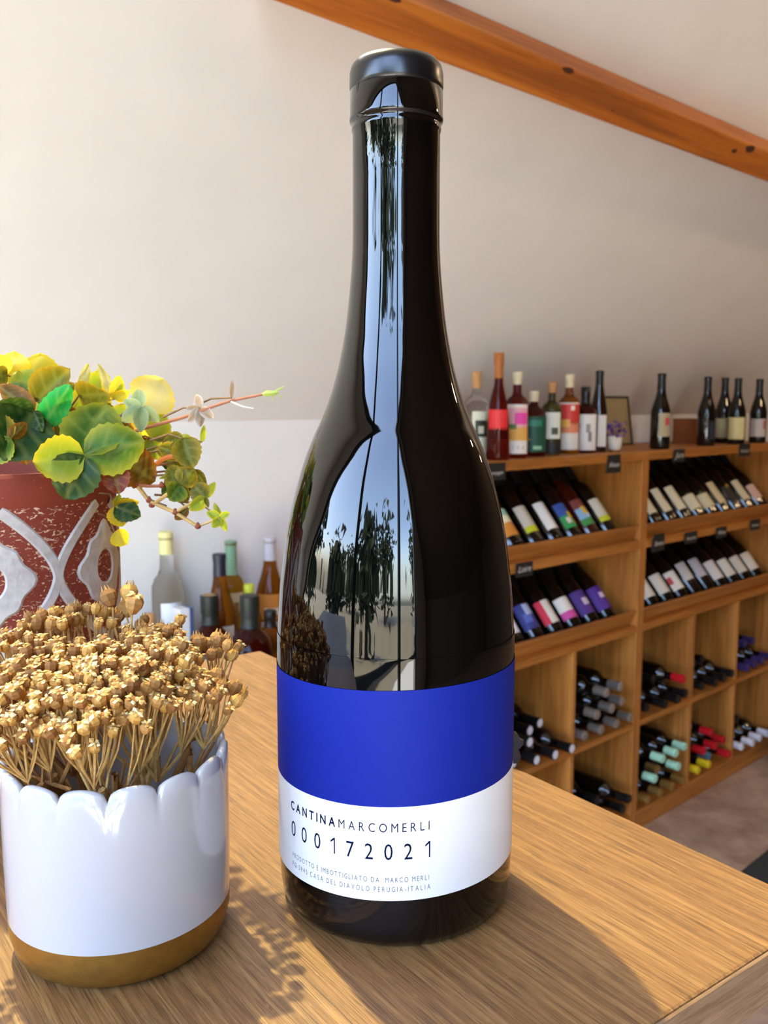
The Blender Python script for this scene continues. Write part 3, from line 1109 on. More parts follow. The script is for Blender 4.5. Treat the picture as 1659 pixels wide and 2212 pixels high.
# each leaf: depth, centre (where leaflets meet), list of (tip x, tip y, width ratio, colour, depth change at the tip)
LEAVES = [
    (0.385, (40, 285), [(75, 128, 0.85, 'yellow', 0.01), (-60, 180, 0.8, 'yellow', 0.0), (-50, 300, 0.7, 'olive', -0.01)]),
    (0.390, (205, 300), [(222, 148, 1.05, 'yellow', 0.006)]),
    (0.375, (205, 430), [(110, 270, 0.65, 'lime', 0.01), (255, 275, 0.6, 'lime', 0.01), (30, 330, 0.5, 'green', 0.0), (400, 245, 0.62, 'olive', -0.005), (60, 300, 0.4, 'dark', 0.01)]),
    (0.362, (235, 575), [(385, 358, 0.42, 'emerald', -0.006)]),
    (0.360, (190, 490), [(10, 770, 0.85, 'dark', -0.012), (-20, 560, 0.55, 'brown', 0.0), (-30, 340, 0.45, 'brown', 0.0), (-60, 450, 0.55, 'dark', -0.01), (230, 600, 0.5, 'dark', -0.005), (120, 800, 0.6, 'brown', 0.01)]),
    (0.372, (300, 655), [(375, 450, 0.85, 'brown', 0.01), (200, 700, 0.7, 'olive', 0.0), (270, 520, 0.5, 'dark', 0.01)]),
    (0.395, (440, 545), [(575, 255, 0.55, 'lime', 0.01), (400, 420, 0.5, 'lime', 0.0), (360, 470, 0.45, 'yellow', 0.0)]),
    (0.383, (445, 400), [(630, 385, 0.55, 'olive', -0.01), (500, 210, 0.2, 'pale', 0.01)]),
    (0.392, (640, 420), [(540, 215, 0.18, 'pale', 0.0), (665, 285, 0.5, 'yellow', 0.0), (720, 380, 0.5, 'yellow', -0.004), (560, 300, 0.4, 'yellow', 0.0), (690, 330, 0.3, 'lime', 0)]),
    (0.392, (800, 480), [(920, 298, 0.95, 'pale', 0.008), (860, 640, 0.6, 'yellow', 0.004)]),
    (0.372, (790, 470), [(775, 368, 0.6, 'mint', 0.004), (688, 425, 0.5, 'mint', 0.0), (682, 545, 0.55, 'mint', -0.004), (790, 615, 0.42, 'mint', -0.006), (895, 545, 0.5, 'mint', 0.0)]),
    (0.386, (872, 650), [(925, 480, 0.6, 'lime', 0.008), (1000, 610, 0.25, 'olive', 0)]),
    (0.345, (470, 735), [(585, 425, 0.80, 'green', 0.012), (805, 655, 0.72, 'green', 0.002), (180, 770, 0.80, 'lime', -0.006), (360, 985, 0.85, 'dark', -0.004), (545, 870, 0.55, 'dark', 0.0), (410, 590, 0.5, 'lime', 0.012)]),
    (0.363, (680, 755), [(875, 880, 0.85, 'brown', 0.004), (560, 850, 0.6, 'olive', 0.004)]),
    (0.368, (425, 725), [(305, 650, 0.7, 'olive', 0.006)]),
    (0.352, (640, 800), [(665, 950, 0.8, 'red', -0.004), (600, 930, 0.5, 'red', 0.0)]),
    (0.370, (1022, 728), [(885, 690, 0.55, 'olive', 0.0), (900, 800, 0.5, 'lime', 0.006), (1000, 840, 0.7, 'olive', 0.006)]),
    (0.365, (1025, 640), [(1085, 812, 0.75, 'olive', -0.003), (890, 665, 0.35, 'olive', 0.01), (1045, 600, 0.6, 'lime', 0.006)]),
    (0.366, (1130, 660), [(1140, 562, 0.35, 'lime', 0.0)]),
    (0.362, (1010, 900), [(930, 800, 0.8, 'olive', 0.004), (1085, 810, 0.95, 'olive', 0.0), (945, 990, 0.95, 'green', -0.004), (1055, 1000, 0.45, 'olive', 0.003), (885, 965, 0.6, 'dark', 0.008)]),
    (0.366, (1005, 832), [(892, 868, 0.22, 'lime', 0.0)]),
    (0.364, (1150, 972), [(1078, 895, 0.95, 'olive', 0.0), (1203, 885, 0.4, 'lime', 0.0), (1168, 1030, 0.3, 'olive', -0.003), (1062, 1045, 0.6, 'lime', -0.003)]),
    (0.366, (1090, 815), [(1162, 905, 0.45, 'olive', 0.0)]),
    (0.366, (1055, 1035), [(980, 1095, 0.55, 'brown', 0.0)]),
    (0.362, (1232, 1085), [(1153, 1050, 0.5, 'lime', 0.0), (1205, 992, 0.3, 'lime', 0.004), (1288, 1055, 0.55, 'lime', 0.0), (1190, 1140, 0.7, 'lime', -0.002), (1272, 1160, 0.4, 'lime', 0.0)]),
    (0.392, (645, 1020), [(782, 990, 0.45, 'yellow', 0.0), (785, 1075, 0.7, 'dark', -0.003), (690, 1135, 0.8, 'yellow', 0.0), (670, 950, 0.5, 'lime', 0.0)]),
    (0.396, (640, 1165), [(712, 1235, 0.95, 'yellow', 0.0)]),
    (0.368, (1120, 470), [(1088, 385, 0.45, 'silver', 0.004), (1042, 468, 0.35, 'silver', 0.0), (1055, 555, 0.45, 'silver', -0.002), (1125, 572, 0.38, 'silver', -0.003), (1200, 530, 0.5, 'silver', 0.0)]),
    (0.368, (1298, 412), [(1302, 312, 0.28, 'silver', 0.0), (1285, 350, 0.3, 'silver', 0.002)]),
    (0.400, (100, 330), [(10, 190, 0.7, 'yellow', 0.0), (150, 190, 0.8, 'lime', 0.01), (260, 300, 0.7, 'olive', 0.0)]),
    (0.398, (330, 430), [(420, 330, 0.7, 'olive', 0.0), (300, 300, 0.7, 'lime', 0.01), (430, 480, 0.7, 'lime', 0.0), (340, 560, 0.6, 'dark', 0)]),
    (0.396, (620, 560), [(530, 420, 0.7, 'olive', 0.0), (700, 450, 0.6, 'lime', 0.0), (760, 600, 0.7, 'brown', 0.0)]),
    (0.378, (950, 720), [(870, 700, 0.7, 'olive', 0.0), (930, 640, 0.7, 'olive', 0.0), (960, 830, 0.8, 'dark', 0.0)]),
    (0.374, (1060, 870), [(960, 850, 0.7, 'dark', 0.0), (1120, 950, 0.7, 'olive', 0.0), (1030, 960, 0.7, 'green', 0.0)]),
    (0.350, (60, 640), [(-30, 500, 0.7, 'olive', 0.0), (150, 560, 0.6, 'brown', 0.0), (-40, 780, 0.8, 'green', 0.0)]),
    # the half of the plant beyond the left picture edge
    (0.400, (-160, 420), [(-230, 250, 0.8, 'yellow', 0.0), (-80, 260, 0.8, 'lime', 0.0), (-300, 400, 0.8, 'olive', 0.0), (-200, 560, 0.8, 'green', 0.0)]),
    (0.370, (-250, 640), [(-380, 520, 0.8, 'lime', 0.0), (-150, 520, 0.8, 'green', 0.0), (-380, 760, 0.8, 'green', 0.0), (-210, 830, 0.8, 'olive', 0.0), (-100, 720, 0.7, 'dark', 0.0)]),
    (0.420, (-420, 560), [(-520, 420, 0.8, 'olive', 0.0), (-360, 400, 0.8, 'lime', 0.0), (-580, 620, 0.8, 'yellow', 0.0), (-470, 760, 0.8, 'green', 0.0)]),
    (0.380, (-480, 800), [(-620, 720, 0.8, 'lime', 0.0), (-400, 690, 0.7, 'dark', 0.0), (-580, 940, 0.8, 'green', 0.0), (-430, 950, 0.8, 'brown', 0.0)]),
    (0.455, (-120, 560), [(-220, 420, 0.8, 'lime', 0.0), (10, 450, 0.8, 'green', 0.0), (-300, 650, 0.8, 'olive', 0.0), (60, 640, 0.8, 'dark', 0.0)]),
    (0.460, (260, 560), [(180, 400, 0.8, 'lime', 0.0), (400, 470, 0.8, 'olive', 0.0), (350, 680, 0.8, 'dark', 0.0)]),
    # fill behind and at the left
    (0.405, (120, 620), [(60, 420, 0.7, 'olive', 0.01), (230, 520, 0.7, 'dark', 0.0), (-40, 700, 0.8, 'dark', 0.0), (150, 790, 0.7, 'brown', 0)]),
    (0.405, (560, 640), [(500, 480, 0.7, 'lime', 0.01), (680, 520, 0.7, 'olive', 0.0), (720, 700, 0.7, 'dark', 0.0), (620, 780, 0.8, 'brown', 0)]),
    (0.405, (350, 700), [(300, 560, 0.7, 'dark', 0.01), (430, 560, 0.7, 'brown', 0.0), (380, 860, 0.8, 'dark', 0.0)]),
    (0.400, (830, 640), [(760, 500, 0.6, 'yellow', 0.01), (890, 760, 0.7, 'lime', 0.0), (780, 760, 0.7, 'red', 0)]),
]
ROOT = Vector((TX, TY, TABLE_Z + THT - 0.012))
seed = 0
for Y, (cx_, cy_), lfs in LEAVES:
    c = cp(cx_, cy_, Y)
    root = c.lerp(Vector((TX + 0.03, TY - 0.02, TABLE_Z + THT + 0.01)), 0.22)
    r3 = c.lerp(root, 0.5) + Vector((0, 0.004, 0.002))
    lb = MB().tube([root - c, r3 - c, Vector((0, 0, 0))], [0.0005, 0.00045, 0.0004], 5, M_STEM_P)
    leaf = link('leaf', lb.mesh('leaf'), vine, loc=c)
    for (tx_, ty_, wr, kind, dY) in lfs:
        seed += 1
        tip = cp(tx_, ty_, Y + dY)
        rr = random.Random(seed)
        o = place_leaflet(leaf, c, tip, wr, kind, rr.uniform(-0.45, 0.45), seed)
        M = o.matrix_world.copy()
        o.matrix_basis = Matrix.Translation(-c) @ M


def vstem(pts, r, material, Y=0.37):
    P = [cp(x, y, Y if len(q) == 0 else q[0]) for x, y, *q in pts]
    o = obj('stem', MB().tube(P, r, 6, material), vine)
    return o


vstem([(560, 700, 0.40), (700, 620, 0.385), (820, 580, 0.372), (1035, 520, 0.368), (1180, 465, 0.368), (1290, 430, 0.368), (1480, 392, 0.368)], [0.0009, 0.0008, 0.00075, 0.0007, 0.00065, 0.0006, 0.00055], M_STEM)
vstem([(1470, 394, 0.368), (1495, 388, 0.368), (1530, 388, 0.368), (1558, 382, 0.368)], [0.0007, 0.0014, 0.0012, 0.0005], M_STEM_G)
for q in ((1590, 350), (1582, 362), (1575, 410), (1530, 428)):
    vstem([(1520, 390, 0.368), ((1520 + q[0]) / 2, (390 + q[1]) / 2 - 6, 0.368), (q[0], q[1], 0.368)], 0.0002, M_STEM_G)
vstem([(1290, 432, 0.368), (1360, 462, 0.366), (1420, 473, 0.364)], [0.0004, 0.0003, 0.00015], mat('white_fibre', '#e8e2d8', rough=0.7, noise=0))
vstem([(600, 760, 0.39), (700, 840, 0.368), (765, 900, 0.364), (835, 990, 0.363), (980, 1055, 0.362), (1110, 1135, 0.361)], [0.0012, 0.0011, 0.0010, 0.0009, 0.0008, 0.0007], M_STEM_Y)
vstem([(880, 785, 0.37), (905, 760, 0.369), (950, 742, 0.368), (1022, 742, 0.367)], 0.0011, mat('orange_vine_stem', '#c46a2a', rough=0.6, noise=0.2))
vstem([(850, 1015, 0.363), (900, 980, 0.362), (940, 950, 0.362)], 0.0008, M_STEM_Y)
vstem([(980, 1055, 0.362), (1050, 1015, 0.362), (1112, 975, 0.363)], 0.0007, M_STEM_Y)
vstem([(1110, 1133, 0.361), (1168, 1110, 0.362), (1232, 1085, 0.362)], 0.0005, M_STEM_Y)
vstem([(765, 900, 0.364), (830, 908, 0.364), (900, 906, 0.364)], 0.0007, M_STEM)
vstem([(835, 985, 0.363), (880, 1002, 0.363), (932, 1022, 0.363)], 0.0006, mat('dark_tendril', '#3a1c14', rough=0.7, noise=0.1))
vstem([(230, 520, 0.37), (265, 590, 0.372), (300, 650, 0.376), (320, 760, 0.39)], 0.0012, mat('red_leaf_stalk', '#a03a2c', rough=0.5, noise=0.1))
for (x, y, Y) in ((765, 903, 0.364), (835, 988, 0.363), (850, 1014, 0.363), (982, 1055, 0.362), (1108, 1133, 0.361), (905, 905, 0.364)):
    p = cp(x, y, Y)
    mb = MB().lathe([(0, -0.0012), (0.0010, -0.0008), (0.0014, 0), (0.0008, 0.0010), (0.0005, 0.0016), (0, 0.0018)], 8, mat('stem_node', '#7a3a1c', rough=0.7, noise=0.3, scale=500))
    obj('stem_node', mb, vine, loc=p)

# the plant's origin sits at the soil
for ch in vine.children:
    ch.location = ch.location - ROOT
vine.location = ROOT

# dark leaf leaning behind the bottle
M_DRY = mat('dark_dry_leaf', '#302825', rough=0.9, noise=0.15, scale=200)
_d = ray(1112, 1650)
LEAF_Y = (_d * ((TABLE_Z - EYE) / _d.z)).y - 0.0015
out = [(1095, 1649.5), (1095, 1600), (1107, 1583), (1111, 1581), (1116, 1585), (1120, 1593), (1124, 1597), (1129, 1599), (1130.5, 1604), (1128.5, 1611), (1124, 1616), (1119, 1620), (1121, 1625), (1123, 1631), (1124.5, 1637), (1122, 1642), (1119, 1649.5)]
vs = []
for (x, y) in out:
    vs.append(at(x, y, LEAF_Y))
p0 = at(1105, 1649.5, LEAF_Y)
vs2 = [v + Vector((0.0004, 0.0009, 0)) for v in vs]
kk = len(vs)
mb = MB().add([v - p0 for v in vs] + [v - p0 for v in vs2], [tuple(range(kk)), tuple(reversed(range(kk, 2 * kk)))] + [(i, i + kk, (i + 1) % kk + kk, (i + 1) % kk) for i in range(kk)], M_DRY)
tag(obj('dry_leaf', mb, loc=p0, smooth=False), 'dark brown jagged-edged leaf peeking out behind the wine bottle', 'leaf')

# ------------------------------------------------------------------ dried yarrow in the white pot
M_CALYX = [mat('dry_calyx_tan', '#a9793a', rough=0.8, noise=0.25, scale=600), mat('dry_calyx_brown', '#8a5c26', rough=0.8, noise=0.25, scale=600), mat('dry_calyx_ochre', '#b9893e', rough=0.8, noise=0.25, scale=600)]
M_PETAL = [mat('dry_petal_cream', '#d6c08c', rough=0.85, noise=0.1, scale=900), mat('dry_petal_straw', '#c6a563', rough=0.85, noise=0.1, scale=900), mat('dry_petal_tan', '#b58a48', rough=0.85, noise=0.12, scale=900)]
M_STALK = mat('dry_stalk', '#8f5f2a', rough=0.8, noise=0.25, scale=500)
M_STALK2 = mat('dry_stalk_pale', '#b28a4c', rough=0.8, noise=0.25, scale=500)


def head_mesh(k, petals):
    rnd = random.Random(100 + k)
    mb = MB()
    c = M_CALYX[k % 3]
    mb.lathe([(0, 0), (0.0009, 0.0004), (0.0017, 0.0016), (0.0019, 0.0028), (0.0014, 0.0038), (0, 0.0041)], 7, c)
    if petals:
        for j in range(5):
            t = 2 * pi * j / 5 + rnd.uniform(-0.4, 0.4)
            r = rnd.uniform(0.0009, 0.0016)
            M = Matrix.Translation((r * cos(t), r * sin(t), 0.0040 + rnd.uniform(-0.0004, 0.0004))) @ Matrix.Rotation(t, 4, 'Z') @ Matrix.Rotation(rnd.uniform(-0.6, 0.5), 4, 'Y') @ Matrix.Rotation(rnd.uniform(-0.5, 0.5), 4, 'X')
            L_, w_, h_ = rnd.uniform(0.0008, 0.0012), rnd.uniform(0.0006, 0.0009), 0.0004
            mb.add([(-L_, 0, 0), (0, -w_, 0), (L_, 0, 0), (0, w_, 0), (0, 0, h_), (0, 0, -h_)], [(0, 1, 4), (1, 2, 4), (2, 3, 4), (3, 0, 4), (1, 0, 5), (2, 1, 5), (3, 2, 5), (0, 3, 5)], M_PETAL[(k + j) % 3], M)
    else:
        for j in range(6):
            t = 2 * pi * j / 6
            mb.add([(0.0014 * cos(t - 0.4), 0.0014 * sin(t - 0.4), 0.0024), (0.0014 * cos(t + 0.4), 0.0014 * sin(t + 0.4), 0.0024), (0.0007 * cos(t), 0.0007 * sin(t), 0.0052)], [(0, 1, 2)], M_PETAL[2])
    return mb.mesh('flower_head', smooth=False)


HEADS = [head_mesh(k, True) for k in range(6)]
BUDS = [head_mesh(10 + k, False) for k in range(4)]
# (centre px, py, depth, radius, heads, bud?, description)
UMBELS = [
    (45, 1385, 0.300, 0.0150, 36, 0, 'with the tan head far left before the terracotta pot'),
    (150, 1345, 0.318, 0.0170, 42, 1, 'with the rounded head at the back against the terracotta pattern'),
    (265, 1292, 0.318, 0.0062, 4, 1, 'with the few round buds standing highest of the bunch'),
    (330, 1362, 0.322, 0.0115, 26, 1, 'with the dark tan head at the back right of the bunch'),
    (455, 1405, 0.316, 0.0110, 18, 1, 'with the loose spray reaching out right above the counter edge'),
    (120, 1440, 0.282, 0.0200, 62, 0, 'with the broad pale head left of the middle'),
    (285, 1425, 0.290, 0.0215, 72, 0, 'with the largest cream head in the middle of the bunch'),
    (80, 1500, 0.262, 0.0160, 48, 0, 'with the straw-yellow head low at the left'),
    (235, 1500, 0.266, 0.0190, 58, 0, 'with the cream head at the front of the bunch'),
    (365, 1478, 0.284, 0.0160, 44, 0, 'with the ochre head right of the middle'),
    (455, 1492, 0.292, 0.0125, 18, 1, 'with the open spray of separate buds lowest at the right'),
    (25, 1555, 0.254, 0.0110, 26, 0, 'with the yellow head lowest at the far left'),
    (185, 1565, 0.252, 0.0110, 22, 0, 'with the small pale head hanging over the front rim'),
    (15, 1460, 0.288, 0.0130, 28, 0, 'with the sparse head cut by the left picture edge'),
]
for k, (px, py, Y, R, nh, bud, desc) in enumerate(UMBELS):
    rnd = random.Random(50 + k)
    cen_p = at(px, py, Y)
    root = Vector((VX + rnd.uniform(-0.009, 0.013), VY + rnd.uniform(-0.012, 0.012), TABLE_Z + 0.0125))
    st = thing('dried_flower', 'dried yarrow stem ' + desc, 'dried flower', root, group='dried flower stems in the scalloped pot')
    axis = (cen_p - root).normalized()
    axis = (axis + Vector((0, 0, 0.9))).normalized()
    fork = cen_p - axis * (0.020 + R * 0.9)
    # keep the stem inside the rim where it leaves the pot
    rimz = TABLE_Z + 0.058
    mid = root.lerp(fork, 0.55)
    dxy = Vector((mid.x - VX, mid.y - VY))
    lim = VR - 0.008
    tpar = max(0.0, min(1.0, (rimz - root.z) / max(1e-4, fork.z - root.z)))
    mb = MB()
    if fork.z > rimz:
        pr = root.lerp(fork, tpar)
        d = Vector((pr.x - VX, pr.y - VY))
        if d.length > lim:
            d = d.normalized() * lim
        pr = Vector((VX + d.x, VY + d.y, rimz))
        path = [root, root.lerp(pr, 0.5), pr, fork]
    else:
        d = Vector((fork.x - VX, fork.y - VY))
        if d.length > lim:
            d = d.normalized() * lim
        pr = Vector((VX + d.x, VY + d.y, rimz + 0.003))
        path = [root, root.lerp(pr, 0.5), pr, pr.lerp(fork, 0.5) + Vector((0, 0, 0.003)), fork]
    sm = M_STALK if k % 3 else M_STALK2
    mb.tube([p - root for p in path], [0.0014, 0.0013, 0.0012] + [0.0011] * (len(path) - 3), 6, sm)
    t1 = axis.orthogonal().normalized()
    t2 = axis.cross(t1)
    nb = max(3, min(7, nh // 8))
    subs = []
    for j in range(nb):
        t = 2 * pi * j / nb + rnd.uniform(-0.3, 0.3)
        s = fork + axis * (0.010 + rnd.uniform(0, 0.004)) + (t1 * cos(t) + t2 * sin(t)) * R * 0.45
        mb.tube([fork - root, fork.lerp(s, 0.5) + axis * -0.0005 - root, s - root], [0.0008, 0.0006, 0.0005], 5, sm)
        subs.append(s)
    pts = []
    for j in range(nh):
        rad = R * sqrt((j + 0.5) / nh)
        t = j * 2.39996 + rnd.uniform(-0.15, 0.15)
        lift = 0.25 * R * (1 - (rad / R) ** 2) + rnd.uniform(-0.0030, 0.0022) + 0.0016 * sin(3.1 * t + k) * rad / R
        hp = cen_p + (t1 * cos(t) + t2 * sin(t)) * rad + axis * (lift - 0.003)
        s = min(subs, key=lambda q: (q - hp).length)
        mb.tube([s - root, s.lerp(hp, 0.5) + (t1 * cos(t) + t2 * sin(t)) * 0.0008 - root, hp - root], [0.00042, 0.00036, 0.0003], 4, M_STALK2, cap=False)
        pts.append((hp, (axis + (t1 * cos(t) + t2 * sin(t)) * 0.55 * rad / R).normalized()))
    obj('stem', mb, st)
    for hp, nrm in pts:
        isb = bud and rnd.random() < 0.75
        me = rnd.choice(BUDS if isb else HEADS)
        h = bpy.data.objects.new('flower_head', me)
        COL.objects.link(h)
        h.parent = st
        q = nrm.to_track_quat('Z', 'Y').to_matrix().to_4x4()
        s = rnd.uniform(0.85, 1.2) * (1.15 if isb else 1.0)
        if k == 2:
            s *= 1.5
        h.matrix_basis = Matrix.Translation(hp - root) @ q @ Matrix.Rotation(rnd.uniform(0, 6), 4, 'Z') @ Matrix.Diagonal((s, s, s, 1))
# bare side stalks with nothing on them, as in the photo
for (p, q, Y0, Y1) in (((150, 1705), (0, 1655), 0.262, 0.262), ((145, 1700), (60, 1615), 0.27, 0.275)):
    root = Vector((VX - 0.006, VY - 0.004, TABLE_Z + 0.0125))
    a_, b_ = at(p[0], p[1], Y0), at(q[0], q[1], Y1)
    st = thing('dried_stalk', 'thin bare brown stalk %s' % ('lying over the left rim of the white pot' if Y0 < 0.265 else 'leaning at the back left inside the white pot'), 'dried stalk', root, group='bare dried stalks')
    obj('stem', MB().tube([Vector((0, 0, 0)), a_ - root, b_ - root], [0.0009, 0.0008, 0.0005], 5, M_STALK), st)

# ------------------------------------------------------------------ wine racks
ZT0, ZT1 = 1.327, 1.357
ROWS = [(1.025, 1.053, 1.105), (0.733, 0.755, 0.808)]
MID0, MID1 = 0.390, 0.410
BOT = 0.075
DEPTH = 0.38
RW = 1.10
TAU = radians(50)


def make_rack(a0, label):
    """a0: left end in rack coordinates"""
    t = thing('wine_rack', label, 'rack', group='oak wine racks along the wall', M=RACK_M @ Matrix.Translation((a0, 0, 0)))
    B = lambda nm, x0, x1, y0, y1, z0, z1, m, bev=0.002, par=t: obj(nm, MB().box(x0, x1, y0, y1, z0, z1, m), par, smooth=False, bevel=bev)
    B('side_panel', 0, 0.02, 0, DEPTH, 0, ZT0, M_RACK_Z)
    B('side_panel', RW - 0.02, RW, 0, DEPTH, 0, ZT0, M_RACK_Z)
    B('top_board', 0, RW, -0.004, DEPTH, ZT0, ZT1, M_RACK_X)
    B('back_panel', 0.02, RW - 0.02, DEPTH - 0.008, DEPTH, 0.02, ZT0, M_RACK_Z)
    for z0, z1, lz in ROWS:
        B('shelf_board', 0.02, RW - 0.02, 0, DEPTH - 0.008, z0, z1, M_RACK_X)
        q = [(0.028, z1), (0.044, z1), (0.020, lz), (0.002, lz)]
        vs = [(x, y, z) for x in (0.02, RW - 0.02) for y, z in q]
        obj('display_lip', MB().add(vs, [(0, 3, 2, 1), (4, 5, 6, 7), (0, 4, 7, 3), (1, 2, 6, 5), (3, 7, 6, 2), (0, 1, 5, 4)], M_RACK_X), t, smooth=False, bevel=0.0015)
        # sloping board the bottles lean on
        b0, zb = 0.094, z1 + 0.001
        ln, th = 0.30, 0.010
        d = (cos(TAU), sin(TAU))
        nn = (sin(TAU), -cos(TAU))
        q = [(b0, zb), (b0 + ln * d[0], zb + ln * d[1])]
        q = q + [(q[1][0] + th * nn[0], q[1][1] + th * nn[1]), (b0 + th * nn[0] + 0.004, zb)]
        vs = [(x, y, z) for x in (0.02, RW - 0.02) for y, z in q]
        obj('sloping_board', MB().add(vs, [(0, 1, 2, 3), (7, 6, 5, 4), (0, 4, 5, 1), (1, 5, 6, 2), (2, 6, 7, 3), (3, 7, 4, 0)], M_SLOPE), t, smooth=False)
    B('middle_shelf', 0.02, RW - 0.02, 0, DEPTH - 0.008, MID0, MID1, M_RACK_X)
    B('bottom_shelf', 0.02, RW - 0.02, 0, DEPTH - 0.008, BOT - 0.018, BOT, M_RACK_X)
    B('plinth', 0.02, RW - 0.02, 0.004, 0.022, 0, BOT - 0.018, M_RACK_X)
    for x in (0.375, 0.725):
        for z0, z1 in ((BOT, MID0), (MID1, ROWS[1][0])):
            B('divider', x - 0.01, x + 0.01, 0.001, DEPTH - 0.008, z0, z1, M_RACK_Z)
    return t


make_rack(0.0, 'right-hand oak wine rack with three columns of cubes running out of frame')
make_rack(-RW - 0.002, 'left-hand oak wine rack partly hidden by the big black bottle')

# ------------------------------------------------------------------ bottles on the racks
PROF = {
    'burgundy': [(0, 0.004), (0.02, 0.003), (0.033, 0), (0.0365, 0.002), (0.038, 0.007), (0.038, 0.135), (0.0365, 0.150), (0.031, 0.172), (0.0235, 0.195), (0.0178, 0.218), (0.0152, 0.24), (0.0145, 0.262), (0.0145, 0.279), (0.0158, 0.280), (0.0158, 0.291), (0.0135, 0.293), (0, 0.293)],
    'bordeaux': [(0, 0.004), (0.02, 0.003), (0.033, 0), (0.0355, 0.002), (0.0368, 0.007), (0.037, 0.180), (0.0355, 0.192), (0.029, 0.206), (0.0195, 0.217), (0.0158, 0.228), (0.0148, 0.25), (0.0145, 0.282), (0.0157, 0.283), (0.0157, 0.296), (0.0135, 0.298), (0, 0.298)],
    'flute': [(0, 0.004), (0.02, 0.003), (0.030, 0), (0.0335, 0.002), (0.0345, 0.007), (0.0345, 0.14), (0.0325, 0.17), (0.026, 0.21), (0.0185, 0.25), (0.0150, 0.275), (0.0142, 0.30), (0.0142, 0.309), (0.0155, 0.31), (0.0155, 0.322), (0.0135, 0.324), (0, 0.324)],
    'spirit': [(0, 0.004), (0.02, 0.003), (0.031, 0), (0.0345, 0.002), (0.0355, 0.007), (0.0355, 0.158), (0.034, 0.170), (0.026, 0.181), (0.0165, 0.188), (0.0135, 0.198), (0.013, 0.235), (0.0145, 0.236), (0.0145, 0.243), (0.012, 0.245), (0, 0.245)],
    'squat': [(0, 0.004), (0.02, 0.003), (0.036, 0), (0.041, 0.002), (0.043, 0.008), (0.043, 0.125), (0.040, 0.142), (0.028, 0.156), (0.0165, 0.163), (0.0140, 0.172), (0.0140, 0.190), (0.0152, 0.191), (0.0152, 0.197), (0.013, 0.199), (0, 0.199)],
    'flagon': [(0, 0.004), (0.02, 0.003), (0.040, 0), (0.046, 0.003), (0.048, 0.010), (0.0485, 0.075), (0.046, 0.100), (0.038, 0.122), (0.025, 0.137), (0.0175, 0.146), (0.0155, 0.156), (0.0155, 0.166), (0.017, 0.167), (0.017, 0.172), (0, 0.173)],
    'tall': [(0, 0.004), (0.018, 0.003), (0.027, 0), (0.031, 0.002), (0.032, 0.007), (0.0325, 0.165), (0.0315, 0.182), (0.026, 0.197), (0.0175, 0.207), (0.0140, 0.218), (0.0132, 0.25), (0.0132, 0.280), (0.0145, 0.281), (0.0145, 0.289), (0, 0.290)],
    'teardrop': [(0, 0.004), (0.02, 0.003), (0.033, 0), (0.0365, 0.003), (0.0375, 0.01), (0.036, 0.06), (0.033, 0.12), (0.027, 0.17), (0.019, 0.205), (0.0145, 0.225), (0.013, 0.25), (0.013, 0.282), (0.0145, 0.283), (0.0145, 0.29), (0, 0.291)],
}
BODY = {}


def body_mesh(kind, material, sc, seg=20):
    k = (kind, material.name, round(sc, 3))
    if k not in BODY:
        BODY[k] = MB().lathe([(r * sc, z * sc) for r, z in PROF[kind]], seg, material).mesh('bottle', angle=50)
    return BODY[k]


def rad_at(kind, z, sc):
    p = PROF[kind]
    z = z / sc
    for (r0, z0), (r1, z1) in zip(p[2:-1], p[3:]):
        if z0 <= z <= z1 and z1 > z0:
            return sc * (r0 + (r1 - r0) * (z - z0) / (z1 - z0))
    return sc * p[6][0]


CAPM = {}


def cap_part(parent, kind, sc, z0, z1, material, extra=0.0007, dome=True, top=None):
    """capsule, cap or cork over the mouth between two heights (fractions of the height)"""
    H = PROF[kind][-1][1]
    k = (kind, round(sc, 3), z0, z1, material.name, extra, top.name if top else '')
    if k not in CAPM:
        mb = MB()
        zs = [z0 * H + (min(z1, 1.0) * H - z0 * H) * i / 8 for i in range(9)]
        pr = [((rad_at(kind, z * sc, sc) + extra), z * sc) for z in zs[:-1]]
        rt_ = max(rad_at(kind, 0.975 * H * sc, sc) + extra, 0.005)
        zt = max(z1, 1.0) * H * sc + 0.001
        pr = [(pr[0][0] - extra * 0.9, pr[0][1])] + pr + [(rt_, zt - 0.002), (rt_ * 0.85, zt)]
        mb.lathe(pr, 16, material)
        mb.lathe([(rt_ * 0.85, zt), (0, zt + 0.0004)], 16, top or material)
        CAPM[k] = mb.mesh('capsule', angle=50)
    return link('capsule', CAPM[k], parent)


LABM = {}


def label_part(parent, kind, sc, spec, name='label'):
    """spec: list of (z0, z1, a0, a1 in degrees, colour, lift index)"""
    k = (kind, round(sc, 3), tuple(spec))
    if k not in LABM:
        mb = MB()
        for z0, z1, a0, a1, colr, lift in spec:
            m = mat('label_' + colr.lstrip('#'), colr, rough=0.55, noise=0.05, scale=300)
            mb.patch(rad_at(kind, (z0 + z1) / 2, sc) + 0.0005 + 0.0002 * lift, z0, z1, radians(a0), radians(a1), m, na=8)
        LABM[k] = mb.mesh(name)
    return link(name, LABM[k], parent)


def frame(base, D, N):
    """bottle frame: local +Z along D, label (local -Y) towards N"""
    D = D.normalized()
    N = (N - D * N.dot(D)).normalized()
    y = -N
    x = y.cross(D)
    return Matrix(((x.x, y.x, D.x, base.x), (x.y, y.y, D.y, base.y), (x.z, y.z, D.z, base.z), (0, 0, 0, 1)))


